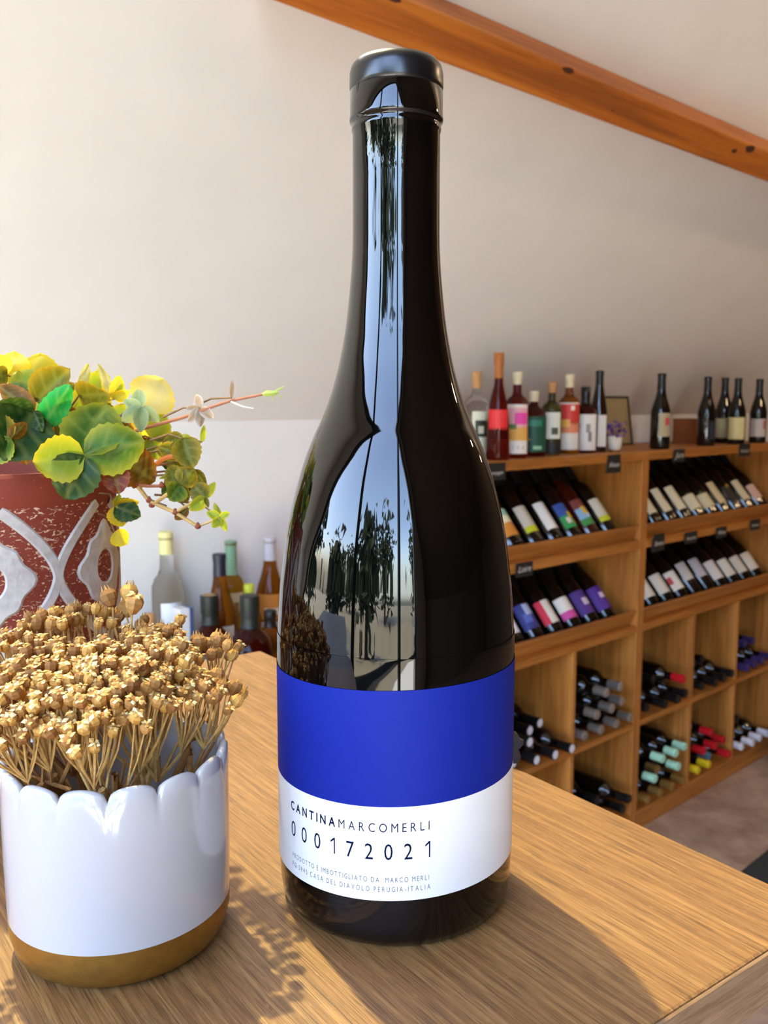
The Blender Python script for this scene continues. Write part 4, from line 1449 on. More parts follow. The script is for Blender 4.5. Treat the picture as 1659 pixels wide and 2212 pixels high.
def put(kind, M, material, label, group, spec=None, cap=None, sc=1.0, name='wine_bottle', cat='bottle', seg=20):
    o = link(name, body_mesh(kind, material, sc, seg), M=M)
    tag(o, label, cat, group)
    if spec:
        part = []
        for e_ in list(spec) + [None]:
            if part and (e_ is None or e_[5] == 0):
                label_part(o, kind, sc, part)
                part = []
            if e_ is not None:
                part.append(e_)
    if cap:
        cap_part(o, kind, sc, *cap)
    return o


M_FOIL = {k: mat('foil_' + k, c, rough=r, metal=mt, noise=0.06, scale=200) for k, c, r, mt in (
    ('black', '#0d0d0f', 0.35, 0), ('silver', '#b9b4ac', 0.3, 0.8), ('gold', '#b08a4a', 0.35, 0.7), ('mint', '#a5d3b4', 0.45, 0), ('red', '#b3101c', 0.4, 0),
    ('yellow', '#d6b71c', 0.4, 0), ('blue', '#4e7f96', 0.4, 0), ('white', '#cfcbd2', 0.45, 0), ('purple', '#3a2f66', 0.35, 0.2), ('cork', '#b98a58', 0.8, 0),
    ('paleplastic', '#e6e09a', 0.6, 0), ('wood', '#a5612a', 0.6, 0), ('cream', '#d9cba8', 0.5, 0), ('lime', '#c3cc3a', 0.5, 0), ('greenseal', '#7da487', 0.5, 0), ('darkgreen', '#0d1712', 0.5, 0), ('navy', '#1c2030', 0.4, 0))}

ORD = ['first', 'second', 'third', 'fourth', 'fifth', 'sixth', 'seventh', 'eighth', 'ninth', 'tenth', 'eleventh']


def slanted(a, row, spec, desc, cap='black', kind='bordeaux', sc=0.95, material=M_WINE, group=''):
    z0, z1, lz = ROWS[row]
    r = max(p[0] for p in PROF[kind]) * sc
    nn = Vector((sin(TAU), cos(TAU)))            # towards the room, up (in (-b, z))
    b = 0.094 - (r + 0.0012) * nn.x
    z = z1 + 0.003 + r * nn.y + 0.001
    base = rk(a, b, z)
    D = (-RN) * cos(TAU) + Vector((0, 0, sin(TAU)))
    N = RN * sin(TAU) + Vector((0, 0, cos(TAU)))
    return put(kind, frame(base, D, N), material, desc, group, spec, (0.8, 1.0, M_FOIL[cap]), sc)


CREAM, CREAM2, WHITE = '#d8ccab', '#cdb98f', '#e6e2dc'
PITCH_A = 0.0985
# left rack, upper sloping row, from the seam leftwards
G1 = 'bottles leaning in the upper row of the left rack'
rows_l1 = [
    ([(0.035, 0.125, -55, 55, '#cfc7b4', 0), (0.035, 0.055, -55, 55, '#c8cc1e', 1), (0.065, 0.12, 15, 45, '#c9c44a', 1)], 'cream label with yellow-green foot', M_WINE, 'bordeaux', 'black', 0.95),
    ([(0.030, 0.125, -58, 58, '#3f8f4a', 0), (0.055, 0.095, -58, 58, '#8fb6d6', 1), (0.095, 0.130, -58, 58, '#7e3b34', 1), (0.072, 0.1, -20, 15, '#e0b43c', 2), (0.06, 0.078, -5, 25, '#dfe4ea', 2)], 'red-brown, blue and green picture label', M_WINE_RED, 'bordeaux', 'black', 0.95),
    ([(0.030, 0.120, -58, 58, '#2e9a4c', 0), (0.075, 0.122, -58, 58, '#2b4f9a', 1), (0.062, 0.088, -5, 25, '#e0b428', 2), (0.045, 0.066, -30, 0, '#d8cfc2', 2), (0.04, 0.056, 15, 40, '#e2c02c', 2)], 'blue-green label with yellow flowers', M_WINE, 'bordeaux', 'black', 0.95),
    ([(0.035, 0.135, -52, 52, WHITE, 0)], 'long plain white label', M_WINE, 'bordeaux', 'black', 0.95),
    ([(0.035, 0.130, -55, 55, '#cdc2b2', 0), (0.035, 0.056, -55, 55, '#c8cc1e', 1), (0.07, 0.13, 20, 50, '#c2bd38', 1)], 'grey-cream label edged yellow', M_WINE, 'bordeaux', 'black', 0.95),
    ([(0.030, 0.118, -75, 75, '#d98a2e', 0), (0.085, 0.124, -75, 75, '#9fd3b8', 1), (0.05, 0.085, 20, 75, '#c85a22', 1), (0.075, 0.1, -30, 25, '#efe6c0', 2)], 'wide orange and mint picture label', M_WINE, 'burgundy', 'black', 1.0),
    ([(0.03, 0.12, -55, 55, '#e0d9ca', 0)], 'half hidden ivory label', M_WINE, 'bordeaux', 'black', 0.95),
]
for i, (spec, d, m_, kd, cp_, sc) in enumerate(rows_l1):
    slanted(-0.115 - PITCH_A * i - (0.02 if i > 5 else 0.008 if i == 5 else 0), 0, spec, 'leaning bottle with %s, %s from post, left rack upper row' % (d, ORD[i]), cp_, kd, sc, m_, G1)
for i in range(2):
    slanted(-0.84 - 0.1 * i, 0, [(0.03, 0.12, -50, 50, CREAM, 0)], 'cream-labelled bottle hidden behind the big bottle, %s from post, upper row' % ORD[7 + i], group=G1)
# left rack, lower sloping row
G2 = 'bottles leaning in the lower row of the left rack'
rows_l2 = [
    ([(0.028, 0.115, -75, 75, '#4a1f86', 0), (0.07, 0.09, -20, 25, '#c9bcd2', 1)], 'purple label with pale patch', 'nearest post'),
    ([(0.028, 0.115, -75, 75, '#45217a', 0), (0.06, 0.085, -25, 20, '#cbb9cc', 1)], 'purple label with grey-pink patch', 'second from post'),
    ([(0.028, 0.105, -72, 72, '#e4ddd2', 0), (0.028, 0.055, -72, 72, '#d0459a', 1)], 'white label with pink foot', 'third from post'),
    ([(0.028, 0.110, -72, 72, '#ddd4c6', 0), (0.028, 0.110, -72, -32, '#d4203c', 1)], 'white label with red side stripe', 'fourth from post'),
    ([(0.028, 0.115, -75, 75, '#2a2f78', 0), (0.075, 0.112, -25, 30, '#a9b4d8', 1), (0.05, 0.08, -45, 0, '#4f5fae', 1)], 'navy label with pale cloud', 'fifth from post'),
    ([(0.028, 0.120, -75, 75, '#e3e6ee', 0), (0.028, 0.05, -75, -20, '#3551b0', 1), (0.1, 0.12, 10, 60, '#5868b8', 1)], 'white label splashed with blue', 'sixth from post'),
]
for i, (spec, d, w_) in enumerate(rows_l2):
    slanted(-0.105 - 0.0985 * i, 1, spec, 'leaning bottle with %s, %s, left rack lower row' % (d, w_), kind='burgundy' if i < 4 else 'bordeaux', group=G2)
for i in range(3):
    slanted(-0.72 - 0.1 * i, 1, [(0.03, 0.11, -55, 55, CREAM2, 0)], 'tan-labelled bottle hidden behind the big bottle, %s from post, lower row' % ORD[6 + i], group=G2)
# right rack, upper sloping row
G3 = 'bottles leaning in the upper row of the right rack'
rows_r1 = [
    ([(0.035, 0.13, -52, 52, CREAM2, 0), (0.08, 0.105, -20, 15, '#8a7a58', 1)], 'buff label with a grey vignette', 'bordeaux'),
    ([(0.035, 0.135, -50, 50, CREAM, 0)], 'long plain cream label', 'bordeaux'),
    ([(0.035, 0.135, -50, 50, CREAM, 0), (0.075, 0.1, 5, 40, '#8d8262', 1)], 'cream label with dark emblem', 'bordeaux'),
    ([(0.035, 0.138, -54, 54, '#ddd2b2', 0)], 'pale cream label', 'bordeaux'),
    ([(0.028, 0.092, -72, 72, '#d9cda8', 0)], 'short wide cream label', 'burgundy'),
    ([(0.028, 0.088, -72, 72, '#d2c299', 0)], 'short straw-coloured label', 'burgundy'),
    ([(0.035, 0.135, -48, 48, CREAM2, 0)], 'narrow tan label', 'bordeaux'),
    ([(0.035, 0.11, -50, 50, '#15130f', 0), (0.1, 0.115, -20, 15, '#a07a2c', 1)], 'black label with a gold crest', 'bordeaux'),
    ([(0.035, 0.130, -52, 52, '#cfc0a0', 0)], 'greyish cream label', 'bordeaux'),
    ([(0.030, 0.1, -60, 60, '#cda592', 0)], 'pinkish label at the picture edge', 'burgundy'),
]
for i, (spec, d, kd) in enumerate(rows_r1):
    slanted(0.075 + 0.103 * i, 0, spec, 'leaning bottle with %s, %s from post, right rack upper row' % (d, ORD[i]), kind=kd, sc=0.97, group=G3)
G4 = 'bottles leaning in the lower row of the right rack'
rows_r2 = [
    ([(0.028, 0.06, -60, 60, '#d6d6cf', 0), (0.058, 0.11, -60, 60, '#9fb0b4', 1)], 'low white and grey-blue label', 'black'),
    ([(0.028, 0.105, -65, 65, '#ddd8cc', 0)], 'clean white label', 'white'),
    ([(0.028, 0.108, -65, 65, '#d8d1c4', 0)], 'off-white label', 'white'),
    ([(0.028, 0.105, -68, 68, '#e0dad0', 0), (0.055, 0.085, -68, -40, '#c04038', 1)], 'white label with red side mark', 'white'),
    ([(0.055, 0.13, -60, 60, '#b9b4b0', 0)], 'high-set grey label', 'black'),
    ([(0.055, 0.135, -60, 60, '#b0aab0', 0)], 'high-set mauve-grey label', 'black'),
    ([(0.028, 0.110, -68, 68, '#cfc8c4', 0)], 'pale grey label', 'white'),
    ([(0.028, 0.105, -65, 65, '#cfc6b8', 0)], 'light stone label', 'white'),
    ([(0.028, 0.105, -65, 65, '#c8bfb0', 0)], 'sandy white label', 'black'),
    ([(0.028, 0.110, -65, 65, '#cdc2b2', 0)], 'oatmeal label at the far end', 'white'),
]
for i, (spec, d, cp_) in enumerate(rows_r2):
    slanted(0.07 + 0.103 * i, 1, spec, 'leaning bottle with %s, %s from post, right rack lower row' % (d, ORD[i]), kind='burgundy', sc=0.97, group=G4, cap='black')


# bottles lying in the cubes, necks out
def lying(a, b, layer, shelf, cap, desc, group, kind='bordeaux', material=M_WINE, top=None, sc=0.98, z0=0.84):
    H = PROF[kind][-1][1] * sc
    r = max(p[0] for p in PROF[kind]) * sc
    z = shelf + r + 0.0015 + layer * 0.0655
    base = rk(a, b + H, z)
    M = frame(base, RN, Vector((0, 0, 1)))
    return put(kind, M, material, desc, group, None, (z0, 1.0, M_FOIL[cap], 0.0009, True, M_FOIL[top] if top else None), sc)


def cube(items, shelf, where, group):
    lay = {0: 'bottom layer', 1: 'second layer', 2: 'top layer'}
    cnt = {}
    for (a, b, l, cap, cname, *rest) in items:
        k = l
        cnt[k] = cnt.get(k, 0) + 1
        lying(a, b, l, shelf, cap, 'lying bottle with %s, %s from left, %s, %s' % (cname, ORD[cnt[k] - 1], lay[l], where), group, top=rest[0] if rest else None)


cube([(0.062, -0.02, 0, 'gold', 'gold foil neck'), (0.144, -0.02, 0, 'gold', 'gold foil neck'), (0.226, -0.02, 0, 'gold', 'gold foil neck'), (0.305, -0.02, 0, 'gold', 'gold foil neck'),
      (0.103, -0.02, 1, 'mint', 'mint green capsule'), (0.185, 0.02, 1, 'gold', 'gold foil neck'), (0.265, -0.02, 1, 'mint', 'mint green capsule'),
      (0.144, -0.025, 2, 'mint', 'mint green capsule'), (0.226, -0.03, 2, 'mint', 'mint green capsule'), (0.305, -0.02, 2, 'mint', 'mint green capsule')], BOT, 'right rack first lower cube', 'bottles in the lower first cube of the right rack')
cube([(0.434, -0.01, 0, 'yellow', 'yellow capsule'), (0.516, -0.01, 0, 'yellow', 'yellow capsule'), (0.594, 0.03, 0, 'blue', 'grey-blue capsule'), (0.672, -0.015, 0, 'red', 'red capsule'),
      (0.475, -0.01, 1, 'red', 'red capsule'), (0.557, -0.014, 1, 'red', 'red capsule'), (0.639, -0.005, 1, 'red', 'red capsule'), (0.516, -0.015, 2, 'red', 'red capsule')], BOT, 'right rack middle lower cube', 'bottles in the lower second cube of the right rack')
cube([(0.79, -0.012, 0, 'white', 'white capsule'), (0.865, -0.022, 0, 'white', 'white capsule'), (0.94, -0.018, 0, 'white', 'white capsule'), (1.015, -0.018, 0, 'white', 'white capsule'),
      (0.828, 0.07, 1, 'black', 'black neck'), (0.903, 0.07, 1, 'black', 'black neck')], BOT, 'right rack last lower cube', 'bottles in the lower third cube of the right rack')
cube([(0.062, 0.0, 0, 'black', 'black neck'), (0.144, -0.025, 0, 'black', 'black neck'), (0.226, -0.03, 0, 'black', 'black neck'), (0.305, -0.015, 0, 'black', 'black neck'),
      (0.185, 0.05, 1, 'black', 'black neck'), (0.267, -0.025, 1, 'red', 'long red capsule')], MID1, 'right rack first upper cube', 'bottles in the upper first cube of the right rack')
cube([(0.436, -0.01, 0, 'black', 'black neck'), (0.514, -0.025, 0, 'black', 'black neck'), (0.592, -0.02, 0, 'black', 'black neck'), (0.671, -0.012, 0, 'black', 'black neck'),
      (0.477, 0.05, 1, 'black', 'black neck'), (0.559, 0.06, 1, 'black', 'black neck')], MID1, 'right rack middle upper cube', 'bottles in the upper second cube of the right rack')
cube([(0.79, -0.02, 0, 'purple', 'dark purple capsule'), (0.865, -0.015, 0, 'purple', 'dark purple capsule'), (0.94, -0.012, 0, 'purple', 'dark purple capsule'), (1.015, -0.01, 0, 'purple', 'dark purple capsule'),
      (0.828, 0.05, 1, 'purple', 'dark purple capsule'), (0.903, 0.05, 1, 'purple', 'dark purple capsule'), (0.978, 0.05, 1, 'purple', 'dark purple capsule')], MID1, 'right rack last upper cube', 'bottles in the upper third cube of the right rack')
cube([(-0.330, -0.014, 0, 'silver', 'silver foil neck'), (-0.244, -0.018, 0, 'silver', 'silver foil neck'), (-0.157, -0.02, 0, 'silver', 'silver foil neck'), (-0.070, -0.017, 0, 'silver', 'silver foil neck'),
      (-0.287, -0.03, 1, 'silver', 'silver foil neck'), (-0.200, -0.028, 1, 'silver', 'silver foil neck'), (-0.113, -0.01, 1, 'silver', 'silver foil neck'),
      (-0.244, -0.035, 2, 'silver', 'silver foil neck'), (-0.157, -0.03, 2, 'silver', 'silver foil neck')], MID1, 'left rack first upper cube', 'bottles in the upper right cube of the left rack')
cube([(-0.678, 0.0, 0, 'black', 'white-tipped black neck', 'white'), (-0.603, -0.03, 0, 'black', 'white-tipped black neck', 'white'), (-0.528, -0.043, 0, 'black', 'white-tipped black neck', 'white'), (-0.450, -0.048, 0, 'black', 'white-tipped black neck', 'white'),
      (-0.638, -0.03, 1, 'black', 'white-tipped black neck', 'white'), (-0.562, 0.03, 1, 'black', 'white-tipped black neck', 'white'), (-0.486, 0.05, 1, 'black', 'white-tipped black neck', 'white')], MID1, 'left rack second upper cube', 'bottles in the upper middle cube of the left rack')
cube([(-0.330, 0.02, 0, 'black', 'black neck'), (-0.244, 0.0, 0, 'black', 'black neck'), (-0.157, -0.01, 0, 'black', 'black neck'), (-0.070, 0.0, 0, 'black', 'black neck'),
      (-0.287, 0.04, 1, 'black', 'black neck'), (-0.200, 0.02, 1, 'black', 'black neck'), (-0.113, -0.05, 1, 'black', 'long black neck')], BOT, 'left rack first lower cube', 'bottles in the lower right cube of the left rack')


# ------------------------------------------------------------------ bottles standing on top of the racks
def glassy(name, color, rough=0.05):
    return mat(name, color, rough=rough, trans=0.85, ior=1.25, noise=0)


M_CLEAR = mat('clear_glass', '#f4f8f8', rough=0.02, trans=1.0, ior=1.12, noise=0)
M_ROSE = glassy('rose_liqueur', '#7e2016')
M_AMBER = glassy('amber_spirit', '#b06a1c')
M_HONEY = glassy('honey_spirit', '#c58a2a')
M_GREENISH = glassy('olive_glass', '#6b6a3a')
M_DARKRED = glassy('dark_red_spirit', '#5a120c')


def standing(px, b, kind, sc_to, material, label, spec, cap, group, turn=0.0, zs=ZT1, base_a=None, name='bottle'):
    """stands on a surface at height zs, seen at pixel column px; sc_to: pixel row of its top"""
    # find a so that the bottle axis projects on px
    lo, hi = -3.0, 2.0
    a = 0.0
    py = 980 if zs > 1.2 else 1400
    a, _ = rack_a(px, py, b)
    p = rk(a, b, zs)
    # height from the pixel row of the top
    _, ztop = rack_a(px, sc_to, b)
    H = PROF[kind][-1][1]
    zc = cap[1] if cap else 1.0
    sc = (ztop - zs) / (H * max(1.0, zc))
    face = (EYEV - p)
    face.z = 0
    face = Matrix.Rotation(turn, 3, 'Z') @ face
    M = frame(p, Vector((0, 0, 1)), face)
    s = [(z0 * H * sc, z1 * H * sc, a0, a1, c, l) for z0, z1, a0, a1, c, l in spec]
    o = put(kind, M, material, label, group, s, cap, sc, name)
    return o, sc


GT = 'bottles standing on the left rack'
TB = [
    (1028, 0.12, 'spirit', 803, M_CLEAR, 'clear spirit bottle with black and cream label half behind the big bottle', [(0.12, 0.58, -20, 70, '#d6d6bc', 0), (0.27, 0.47, -5, 60, '#2c2e26', 1), (0.31, 0.40, 10, 40, '#c9c6ae', 2)], (0.86, 1.06, M_FOIL['cork'])),
    (1075, 0.035, 'teardrop', 762, M_ROSE, 'tall rose-red liqueur bottle with red label and wooden stopper', [(0.22, 0.52, -55, 55, '#d8282a', 0)], (0.84, 1.10, M_FOIL['wood'])),
    (1115, 0.05, 'spirit', 804, M_ROSE, 'spirit bottle with pink flower label above white lettering panel', [(0.06, 0.66, -60, 60, '#e3d8cc', 0), (0.22, 0.38, -60, 60, '#dca24a', 1), (0.38, 0.62, -60, 60, '#dfa0a0', 1), (0.42, 0.56, -10, 55, '#e2409a', 2), (0.36, 0.42, -50, 0, '#58703a', 2)], (0.90, 1.05, M_FOIL['cream'])),
    (1151, 0.075, 'squat', 845, M_DARKRED, 'squat dark bottle with deep green label and cream stopper', [(0.08, 0.66, -66, 66, '#0e4a36', 0), (0.50, 0.60, -40, 40, '#2f7a62', 1), (0.12, 0.18, 0, 40, '#8fc09a', 1), (0.27, 0.30, -50, -10, '#b08a3a', 1)], (0.90, 1.07, M_FOIL['cream'])),
    (1190, 0.085, 'spirit', 826, M_GREENISH, 'slim dark bottle with ivory label and clear neck', [(0.24, 0.62, -58, 58, '#dcdccb', 0), (0.30, 0.40, 0, 40, '#4a4a3c', 1), (0.02, 0.20, -80, 80, '#1c1a16', 0)], (0.90, 1.05, M_FOIL['cork'])),
    (1227, 0.085, 'spirit', 809, M_AMBER, 'spirit bottle with red and peach picture label and pale seal', [(0.06, 0.68, -60, 60, '#d8cfc4', 0), (0.40, 0.66, -60, 60, '#c8322c', 1), (0.28, 0.42, -60, 60, '#cf7a55', 1), (0.36, 0.46, -40, 5, '#e0a848', 2), (0.58, 0.64, 10, 30, '#e6d8c8', 2)], (0.88, 1.05, M_FOIL['cream'])),
    (1262, 0.085, 'squat', 836, M_DARKRED, 'dark bottle with black screw cap and white sketch label', [(0.05, 0.66, -58, 58, '#ddd5d0', 0), (0.35, 0.5, 5, 25, '#8d8a84', 1), (0.2, 0.36, 15, 32, '#7d7a74', 1), (0.42, 0.5, -40, -20, '#8a8680', 1)], (0.84, 1.12, M_FOIL['black'])),
    (1291, 0.085, 'flute', 801, M_WINE_BROWN, 'tall slender brown bottle with long white label next to the picture', [(0.07, 0.46, -62, 62, '#e0d8d2', 0)], (0.84, 1.0, M_FOIL['black'])),
]
for px, b, kd, tpy, m_, lb, spec, cap in TB:
    o, sc = standing(px, b, kd, tpy, m_, lb, spec, cap, GT)
    if px == 1115:
        H = PROF[kd][-1][1] * sc
        mbt = MB()
        ring_text(mbt, 'PICA', rad_at(kd, 0.12 * H, sc) + 0.0011, 0.115 * H, 0.010, radians(-38), radians(34), mat('grey_print', '#6a6660', noise=0), 0.9, 0, 0, 0, True)
        obj('lettering', mbt, o.children[0], smooth=False)
GT2 = 'dark wine bottles standing on the right rack'
TB2 = [
    (1424, 0.05, 'burgundy', 807, 'black wine bottle with beige label and red seal, standing alone by the seam', [(0.17, 0.48, -8, 72, '#a89a7a', 0), (0.32, 0.42, 28, 55, '#c03c44', 1)], 0.0),
    (1523, 0.07, 'burgundy', 814, 'black wine bottle showing no pale label, leftmost of the three standing together', [(0.1, 0.36, 20, 75, '#1a2230', 0)], 0.0),
    (1560, 0.14, 'burgundy', 816, 'black wine bottle with dull cream label, middle of the three standing together', [(0.08, 0.38, -60, 60, '#b9ad84', 0)], 0.0),
    (1588, 0.05, 'burgundy', 817, 'black wine bottle with brighter cream label, right of the three standing together', [(0.08, 0.41, -60, 60, '#cdbf8a', 0)], 0.0),
    (1634, 0.05, 'burgundy', 819, 'black wine bottle with greyish white label nearest the right picture edge', [(0.10, 0.38, -60, 60, '#b7aca4', 0), (0.22, 0.36, 35, 60, '#a05a5a', 1)], 0.0),
]
for px, b, kd, tpy, lb, spec, tn in TB2:
    standing(px, b, kd, tpy, M_WINE, lb, spec, (0.80, 1.0, M_FOIL['black']), GT2, tn, name='wine_bottle')

# picture frame leaning against the knee wall
a_f, _ = rack_a(1335, 960, 0.30)
pf = thing('picture_frame', 'dark-framed picture with a plain tan sheet leaning on the wall', 'picture', rk(a_f, 0.30, ZT1))
tilt = Matrix.Rotation(0.18, 4, 'X')
Mf = Matrix(((RU.x, -RN.x, 0, 0), (RU.y, -RN.y, 0, 0), (0, 0, 1, 0), (0, 0, 0, 1))) @ Matrix.Rotation(-0.15, 4, 'X')
fw, fh = 0.215, 0.19
M_FRM = mat('dark_frame_wood', '#1c1712', rough=0.5)
for nm, x0, x1, z0, z1 in (('frame_rail', -fw / 2, fw / 2, 0, 0.007), ('frame_rail', -fw / 2, fw / 2, fh - 0.007, fh), ('frame_stile', -fw / 2, -fw / 2 + 0.007, 0.007, fh - 0.007), ('frame_stile', fw / 2 - 0.007, fw / 2, 0.007, fh - 0.007)):
    obj(nm, MB().box(x0, x1, 0, 0.014, z0, z1, M_FRM), pf, M=Mf, smooth=False)
obj('picture_sheet', MB().box(-fw / 2 + 0.006, fw / 2 - 0.006, 0.004, 0.010, 0.006, fh - 0.006, mat('tan_sheet', '#a08a62', rough=0.6, noise=0.08, scale=12)), pf, M=Mf, smooth=False)

# small white flower pot with purple flowers
a_p, _ = rack_a(1330, 975, 0.05)
fp = thing('small_flower_pot', 'little white pot of purple dried flowers beside the picture', 'flower pot', rk(a_p, 0.055, ZT1))
obj('pot_body', MB().lathe([(0, 0.006), (0.018, 0.006), (0.021, 0.010), (0.0245, 0.052), (0.0225, 0.052), (0.019, 0.014), (0, 0.014)], 24, mat('small_pot_white', '#e2dccf', rough=0.4)), fp)
obj('gold_foot', MB().lathe([(0, 0), (0.016, 0), (0.0185, 0.001), (0.019, 0.0062), (0, 0.0064)], 24, M_GOLD), fp)
M_PURP = [mat('lavender_petal', '#5b3a86', rough=0.8, noise=0.2), mat('violet_petal', '#3d2560', rough=0.8, noise=0.2), mat('lilac_petal', '#8c6a9c', rough=0.8, noise=0.2)]
rnd = random.Random(5)
for j in range(40):
    th = rnd.uniform(0, 2 * pi)
    rr_ = 0.036 * sqrt(rnd.random())
    p = Vector((rr_ * cos(th), rr_ * sin(th), 0.070 + rnd.uniform(-0.008, 0.035) - rr_ * 0.3))
    q = Vector((0.3 * p.x, 0.3 * p.y, 0.02))
    mb = MB().tube([q, q.lerp(p, 0.6), p], [0.0006, 0.0005, 0.0004], 4, M_STALK2, cap=False)
    s = rnd.uniform(0.7, 1.3)
    mb.lathe([(0, -0.004 * s), (0.005 * s, -0.002 * s), (0.0062 * s, 0.001), (0.004 * s, 0.004 * s), (0, 0.005 * s)], 6, M_PURP[j % 3], Matrix.Translation(p))
    obj('flower', mb, fp, smooth=False)

# carton between the bottles on the right rack
a_c, _ = rack_a(1488, 962, 0.22)
Mc = RACK_M @ Matrix.Translation((a_c, 0.16, ZT1))
cbx = thing('carton', 'small brown carton behind the standing dark bottles', 'box', M=Mc)
M_CARD = mat('brown_card', '#8a4a22', rough=0.8, noise=0.1)
obj('carton_body', MB().box(-0.06, 0.06, 0, 0.1, 0, 0.095, M_CARD), cbx, smooth=False, bevel=0.001)
obj('carton_flap', MB().box(-0.061, 0.061, -0.001, 0.101, 0.095, 0.099, mat('brown_card_lid', '#7a3e1c', rough=0.8, noise=0.1)), cbx, smooth=False)


# chalk tags hanging on the shelf edges
def chalk_tag(px, py, word, w, h, label, z=None, skew=0.0):
    a, zz = rack_a(px, py, -0.008)
    t = thing('price_tag', label, 'tag', group='black chalk tags on the racks', M=RACK_M @ Matrix.Translation((a, -0.0075, zz - h / 2)))
    sk = skew * h
    vs = [(-w / 2 - sk, y, 0) for y in (-0.0015, 0.0015)] + [(w / 2, y, 0) for y in (-0.0015, 0.0015)] + [(w / 2 - sk * 0.3, y, h) for y in (-0.0015, 0.0015)] + [(-w / 2 + sk, y, h) for y in (-0.0015, 0.0015)]
    obj('slate', MB().add(vs, [(0, 2, 4, 6), (1, 7, 5, 3), (0, 1, 3, 2), (2, 3, 5, 4), (4, 5, 7, 6), (6, 7, 1, 0)], mat('chalk_slate', '#14130f', rough=0.7)), t, smooth=False)
    v, f = text_mesh(word, 1.0, -0.004, 1.0, 0.35)
    x0, x1 = min(p.x for p in v), max(p.x for p in v)
    s = w * 0.78 / (x1 - x0)
    s2 = min(s, h * 0.62)
    mb = MB().add([((p.x - (x0 + x1) / 2) * s, -0.0019, h * 0.34 + p.y * s2) for p in v], f, mat('chalk', '#cfccc4', rough=0.9, noise=0))
    obj('lettering', mb, t, smooth=False)
    return t


chalk_tag(1070, 1019, 'Champagne', 0.085, 0.048, 'black chalk tag half hidden by the big bottle on the left rack top')
chalk_tag(1326, 1002, 'Alsace', 0.075, 0.058, 'slanting black chalk tag under the small flower pot on the left rack', skew=0.1)
chalk_tag(1133, 1230, 'Loire', 0.075, 0.042, 'black chalk tag on the second shelf edge of the left rack')
chalk_tag(1467, 984, 'Jura', 0.075, 0.044, 'black chalk tag on the right rack top right of the lone bottle', skew=0.08)
chalk_tag(1609, 972, 'Bourgogne', 0.085, 0.048, 'black chalk tag on the right rack top near the picture edge')
chalk_tag(1423, 1172, 'Savoie', 0.075, 0.060, 'black chalk tag on the right rack second shelf edge, nearest the post', skew=0.12)
chalk_tag(1493, 1161, 'Beaujolais', 0.085, 0.042, 'black chalk tag on the right rack second shelf edge, second from the post')
chalk_tag(1559, 1150, 'Rhône', 0.075, 0.042, 'black chalk tag on the right rack second shelf edge, third from the post')
chalk_tag(1632, 1133, 'Bordeaux', 0.080, 0.042, 'black chalk tag on the right rack second shelf edge, farthest from the post')

# ------------------------------------------------------------------ low cabinet with spirits, behind the counter on the left
CZ = 0.85
cab = thing('low_cabinet', 'low pale cabinet behind the counter carrying the liquor bottles', 'cabinet', M=RACK_M @ Matrix.Translation((-2.75, 0, 0)))
M_CABW = wood('pale_cabinet_oak', '#a8814e', '#c39b63', '#d9b57e', axis='X', grain=26, stretch=0.05, streak=0.2)
obj('cabinet_top', MB().box(0, 1.55, -0.01, 0.41, CZ - 0.025, CZ, M_CABW), cab, smooth=False, bevel=0.002)
obj('cabinet_body', MB().box(0.01, 1.54, 0.01, 0.41, 0, CZ - 0.025, M_CABW), cab, smooth=False)
for x in (0.03, 0.53, 1.03):
    d_ = obj('door', MB().box(x, x + 0.48, -0.006, 0.01, 0.05, CZ - 0.04, M_CABW), cab, smooth=False, bevel=0.002)
    obj('handle', MB().tube([(x + 0.43, -0.025, 0.55), (x + 0.43, -0.025, 0.68)], 0.005, 8, M_FRAME).tube([(x + 0.43, -0.006, 0.56), (x + 0.43, -0.025, 0.56)], 0.004, 6, M_FRAME).tube([(x + 0.43, -0.006, 0.67), (x + 0.43, -0.025, 0.67)], 0.004, 6, M_FRAME), d_)
GS = 'liquor bottles on the low cabinet'
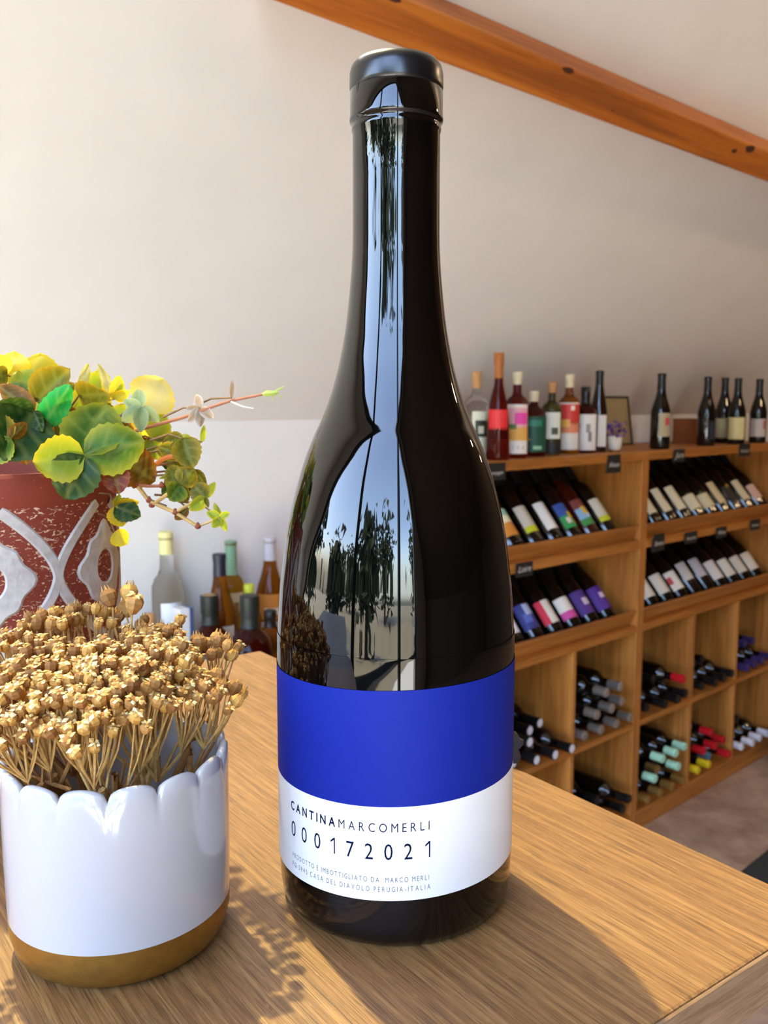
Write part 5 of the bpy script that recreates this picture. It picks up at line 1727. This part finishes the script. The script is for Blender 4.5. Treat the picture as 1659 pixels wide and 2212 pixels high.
SP_ = [
    (365, 0.345, 'tall', 1148, M_CLEAR, 'tall clear bottle with pale yellow cap and white label', [(0.35, 0.52, -25, 60, '#e9edf2', 0), (0.10, 0.24, -50, 55, '#e3e8e8', 0)], (0.86, 1.02, M_FOIL['paleplastic'])),
    (478, 0.24, 'burgundy', 1196, M_AMBER, 'amber bottle with navy cap and white animal label behind the green-capped flagon', [(0.12, 0.42, -55, 55, '#ddd0c4', 0), (0.24, 0.32, -5, 25, '#4a4448', 1)], (0.82, 1.0, M_FOIL['navy'])),
    (503, 0.33, 'tall', 1168, M_HONEY, 'tall golden bottle with green seal and tan leaf label', [(0.10, 0.58, -55, 55, '#c8b28a', 0), (0.2, 0.5, 10, 30, '#8a6a3a', 1)], (0.72, 1.0, M_FOIL['greenseal'])),
    (455, 0.17, 'flagon', 1285, M_DARKRED, 'round dark red flagon with tall green cap and gold top', [(0.1, 0.42, -60, 60, '#d8cfc4', 0)], (0.84, 1.22, M_FOIL['darkgreen'], 0.004, True, M_FOIL['gold'])),
    (541, 0.04, 'flagon', 1286, M_DARKRED, 'round dark flagon with dark green cap and white label at the counter edge', [(0.1, 0.50, -62, 62, '#e6e3df', 0)], (0.84, 1.22, M_FOIL['darkgreen'], 0.003)),
    (540, 0.21, 'spirit', 1262, M_HONEY, 'short bottle with lime yellow cap between the two back bottles', [(0.1, 0.5, -50, 50, '#cdb9a2', 0)], (0.84, 1.06, M_FOIL['lime'])),
    (586, 0.33, 'burgundy', 1160, M_AMBER, 'cognac-coloured bottle with orange label beside the big bottle', [(0.30, 0.52, -55, 55, '#d88a34', 0), (0.34, 0.40, -25, 50, '#f0e0c8', 1), (0.10, 0.28, -60, 60, '#d9cfc8', 0)], (0.80, 1.0, M_FOIL['white'])),
    (585, 0.13, 'flagon', 1318, M_AMBER, 'round amber bottle half hidden by the big bottle', [(0.1, 0.3, -50, 50, '#c89a5a', 0)], (0.84, 1.1, M_FOIL['black'])),
    (325, 0.25, 'squat', 1326, M_HONEY, 'low golden bottle with cork behind the dried flowers', [(0.1, 0.5, -60, 60, '#d9cf8a', 0)], (0.88, 1.06, M_FOIL['cork'])),
]
for px, b, kd, tpy, m_, lb, spec, cap in SP_:
    standing(px, b, kd, tpy, m_, lb, spec, cap, GS, zs=CZ)
a_b, z_b = rack_a(402, 1315, 0.25)
Mbx = RACK_M @ Matrix.Translation((a_b, 0.25, CZ))
bx = thing('gift_box', 'small white carton with a blue edge beside the clear bottle', 'box', M=Mbx)
hb = z_b - CZ
obj('box_body', MB().box(-0.016, 0.010, 0, 0.04, 0, hb, mat('white_card', '#e4e6ea', rough=0.5)), bx, smooth=False, bevel=0.001)
obj('box_edge', MB().box(0.010, 0.020, 0, 0.04, 0, hb, mat('blue_card', '#4a5a86', rough=0.5)), bx, smooth=False)

# ------------------------------------------------------------------ floor pieces at the right edge
def floor_pt(px, py):
    d = ray(px, py)
    t = -EYE / d.z
    return EYEV + t * d


p1, p2 = floor_pt(1603, 1884), floor_pt(1659, 1839)
dirm = (p2 - p1).normalized()
nrm_ = Vector((dirm.y, -dirm.x, 0))
o0 = p1 - dirm * 0.35
vs = [o0, o0 + dirm * 1.0, o0 + dirm * 1.0 + nrm_ * 0.6, o0 + nrm_ * 0.6]
mb = MB().add([v - o0 for v in vs] + [v - o0 + Vector((0, 0, 0.008)) for v in vs], [(3, 2, 1, 0), (4, 5, 6, 7), (0, 1, 5, 4), (1, 2, 6, 5), (2, 3, 7, 6), (3, 0, 4, 7)], mat('charcoal_mat', '#2c302e', rough=0.95, noise=0.2, scale=200))
tag(obj('floor_mat', mb, loc=o0 + Vector((0, 0, 0.0005)), smooth=False, bevel=0.003), 'dark grey floor mat beyond the counter at the right edge', 'mat')
pb = floor_pt(1668, 1642)
bn = thing('waste_bin', 'dark bin cut by the right picture edge in front of the rack', 'bin', pb + RN * 0.06)
obj('bin_body', MB().lathe([(0, 0), (0.055, 0), (0.06, 0.004), (0.068, 0.16), (0.064, 0.16), (0.056, 0.008), (0, 0.008)], 24, mat('bin_plastic', '#14171c', rough=0.5)), bn)
obj('bin_rim', MB().lathe([(0.0665, 0.158), (0.071, 0.160), (0.071, 0.166), (0.063, 0.166), (0.063, 0.158), (0.0665, 0.158)], 24, mat('bin_rim_plastic', '#1d2127', rough=0.4)), bn)
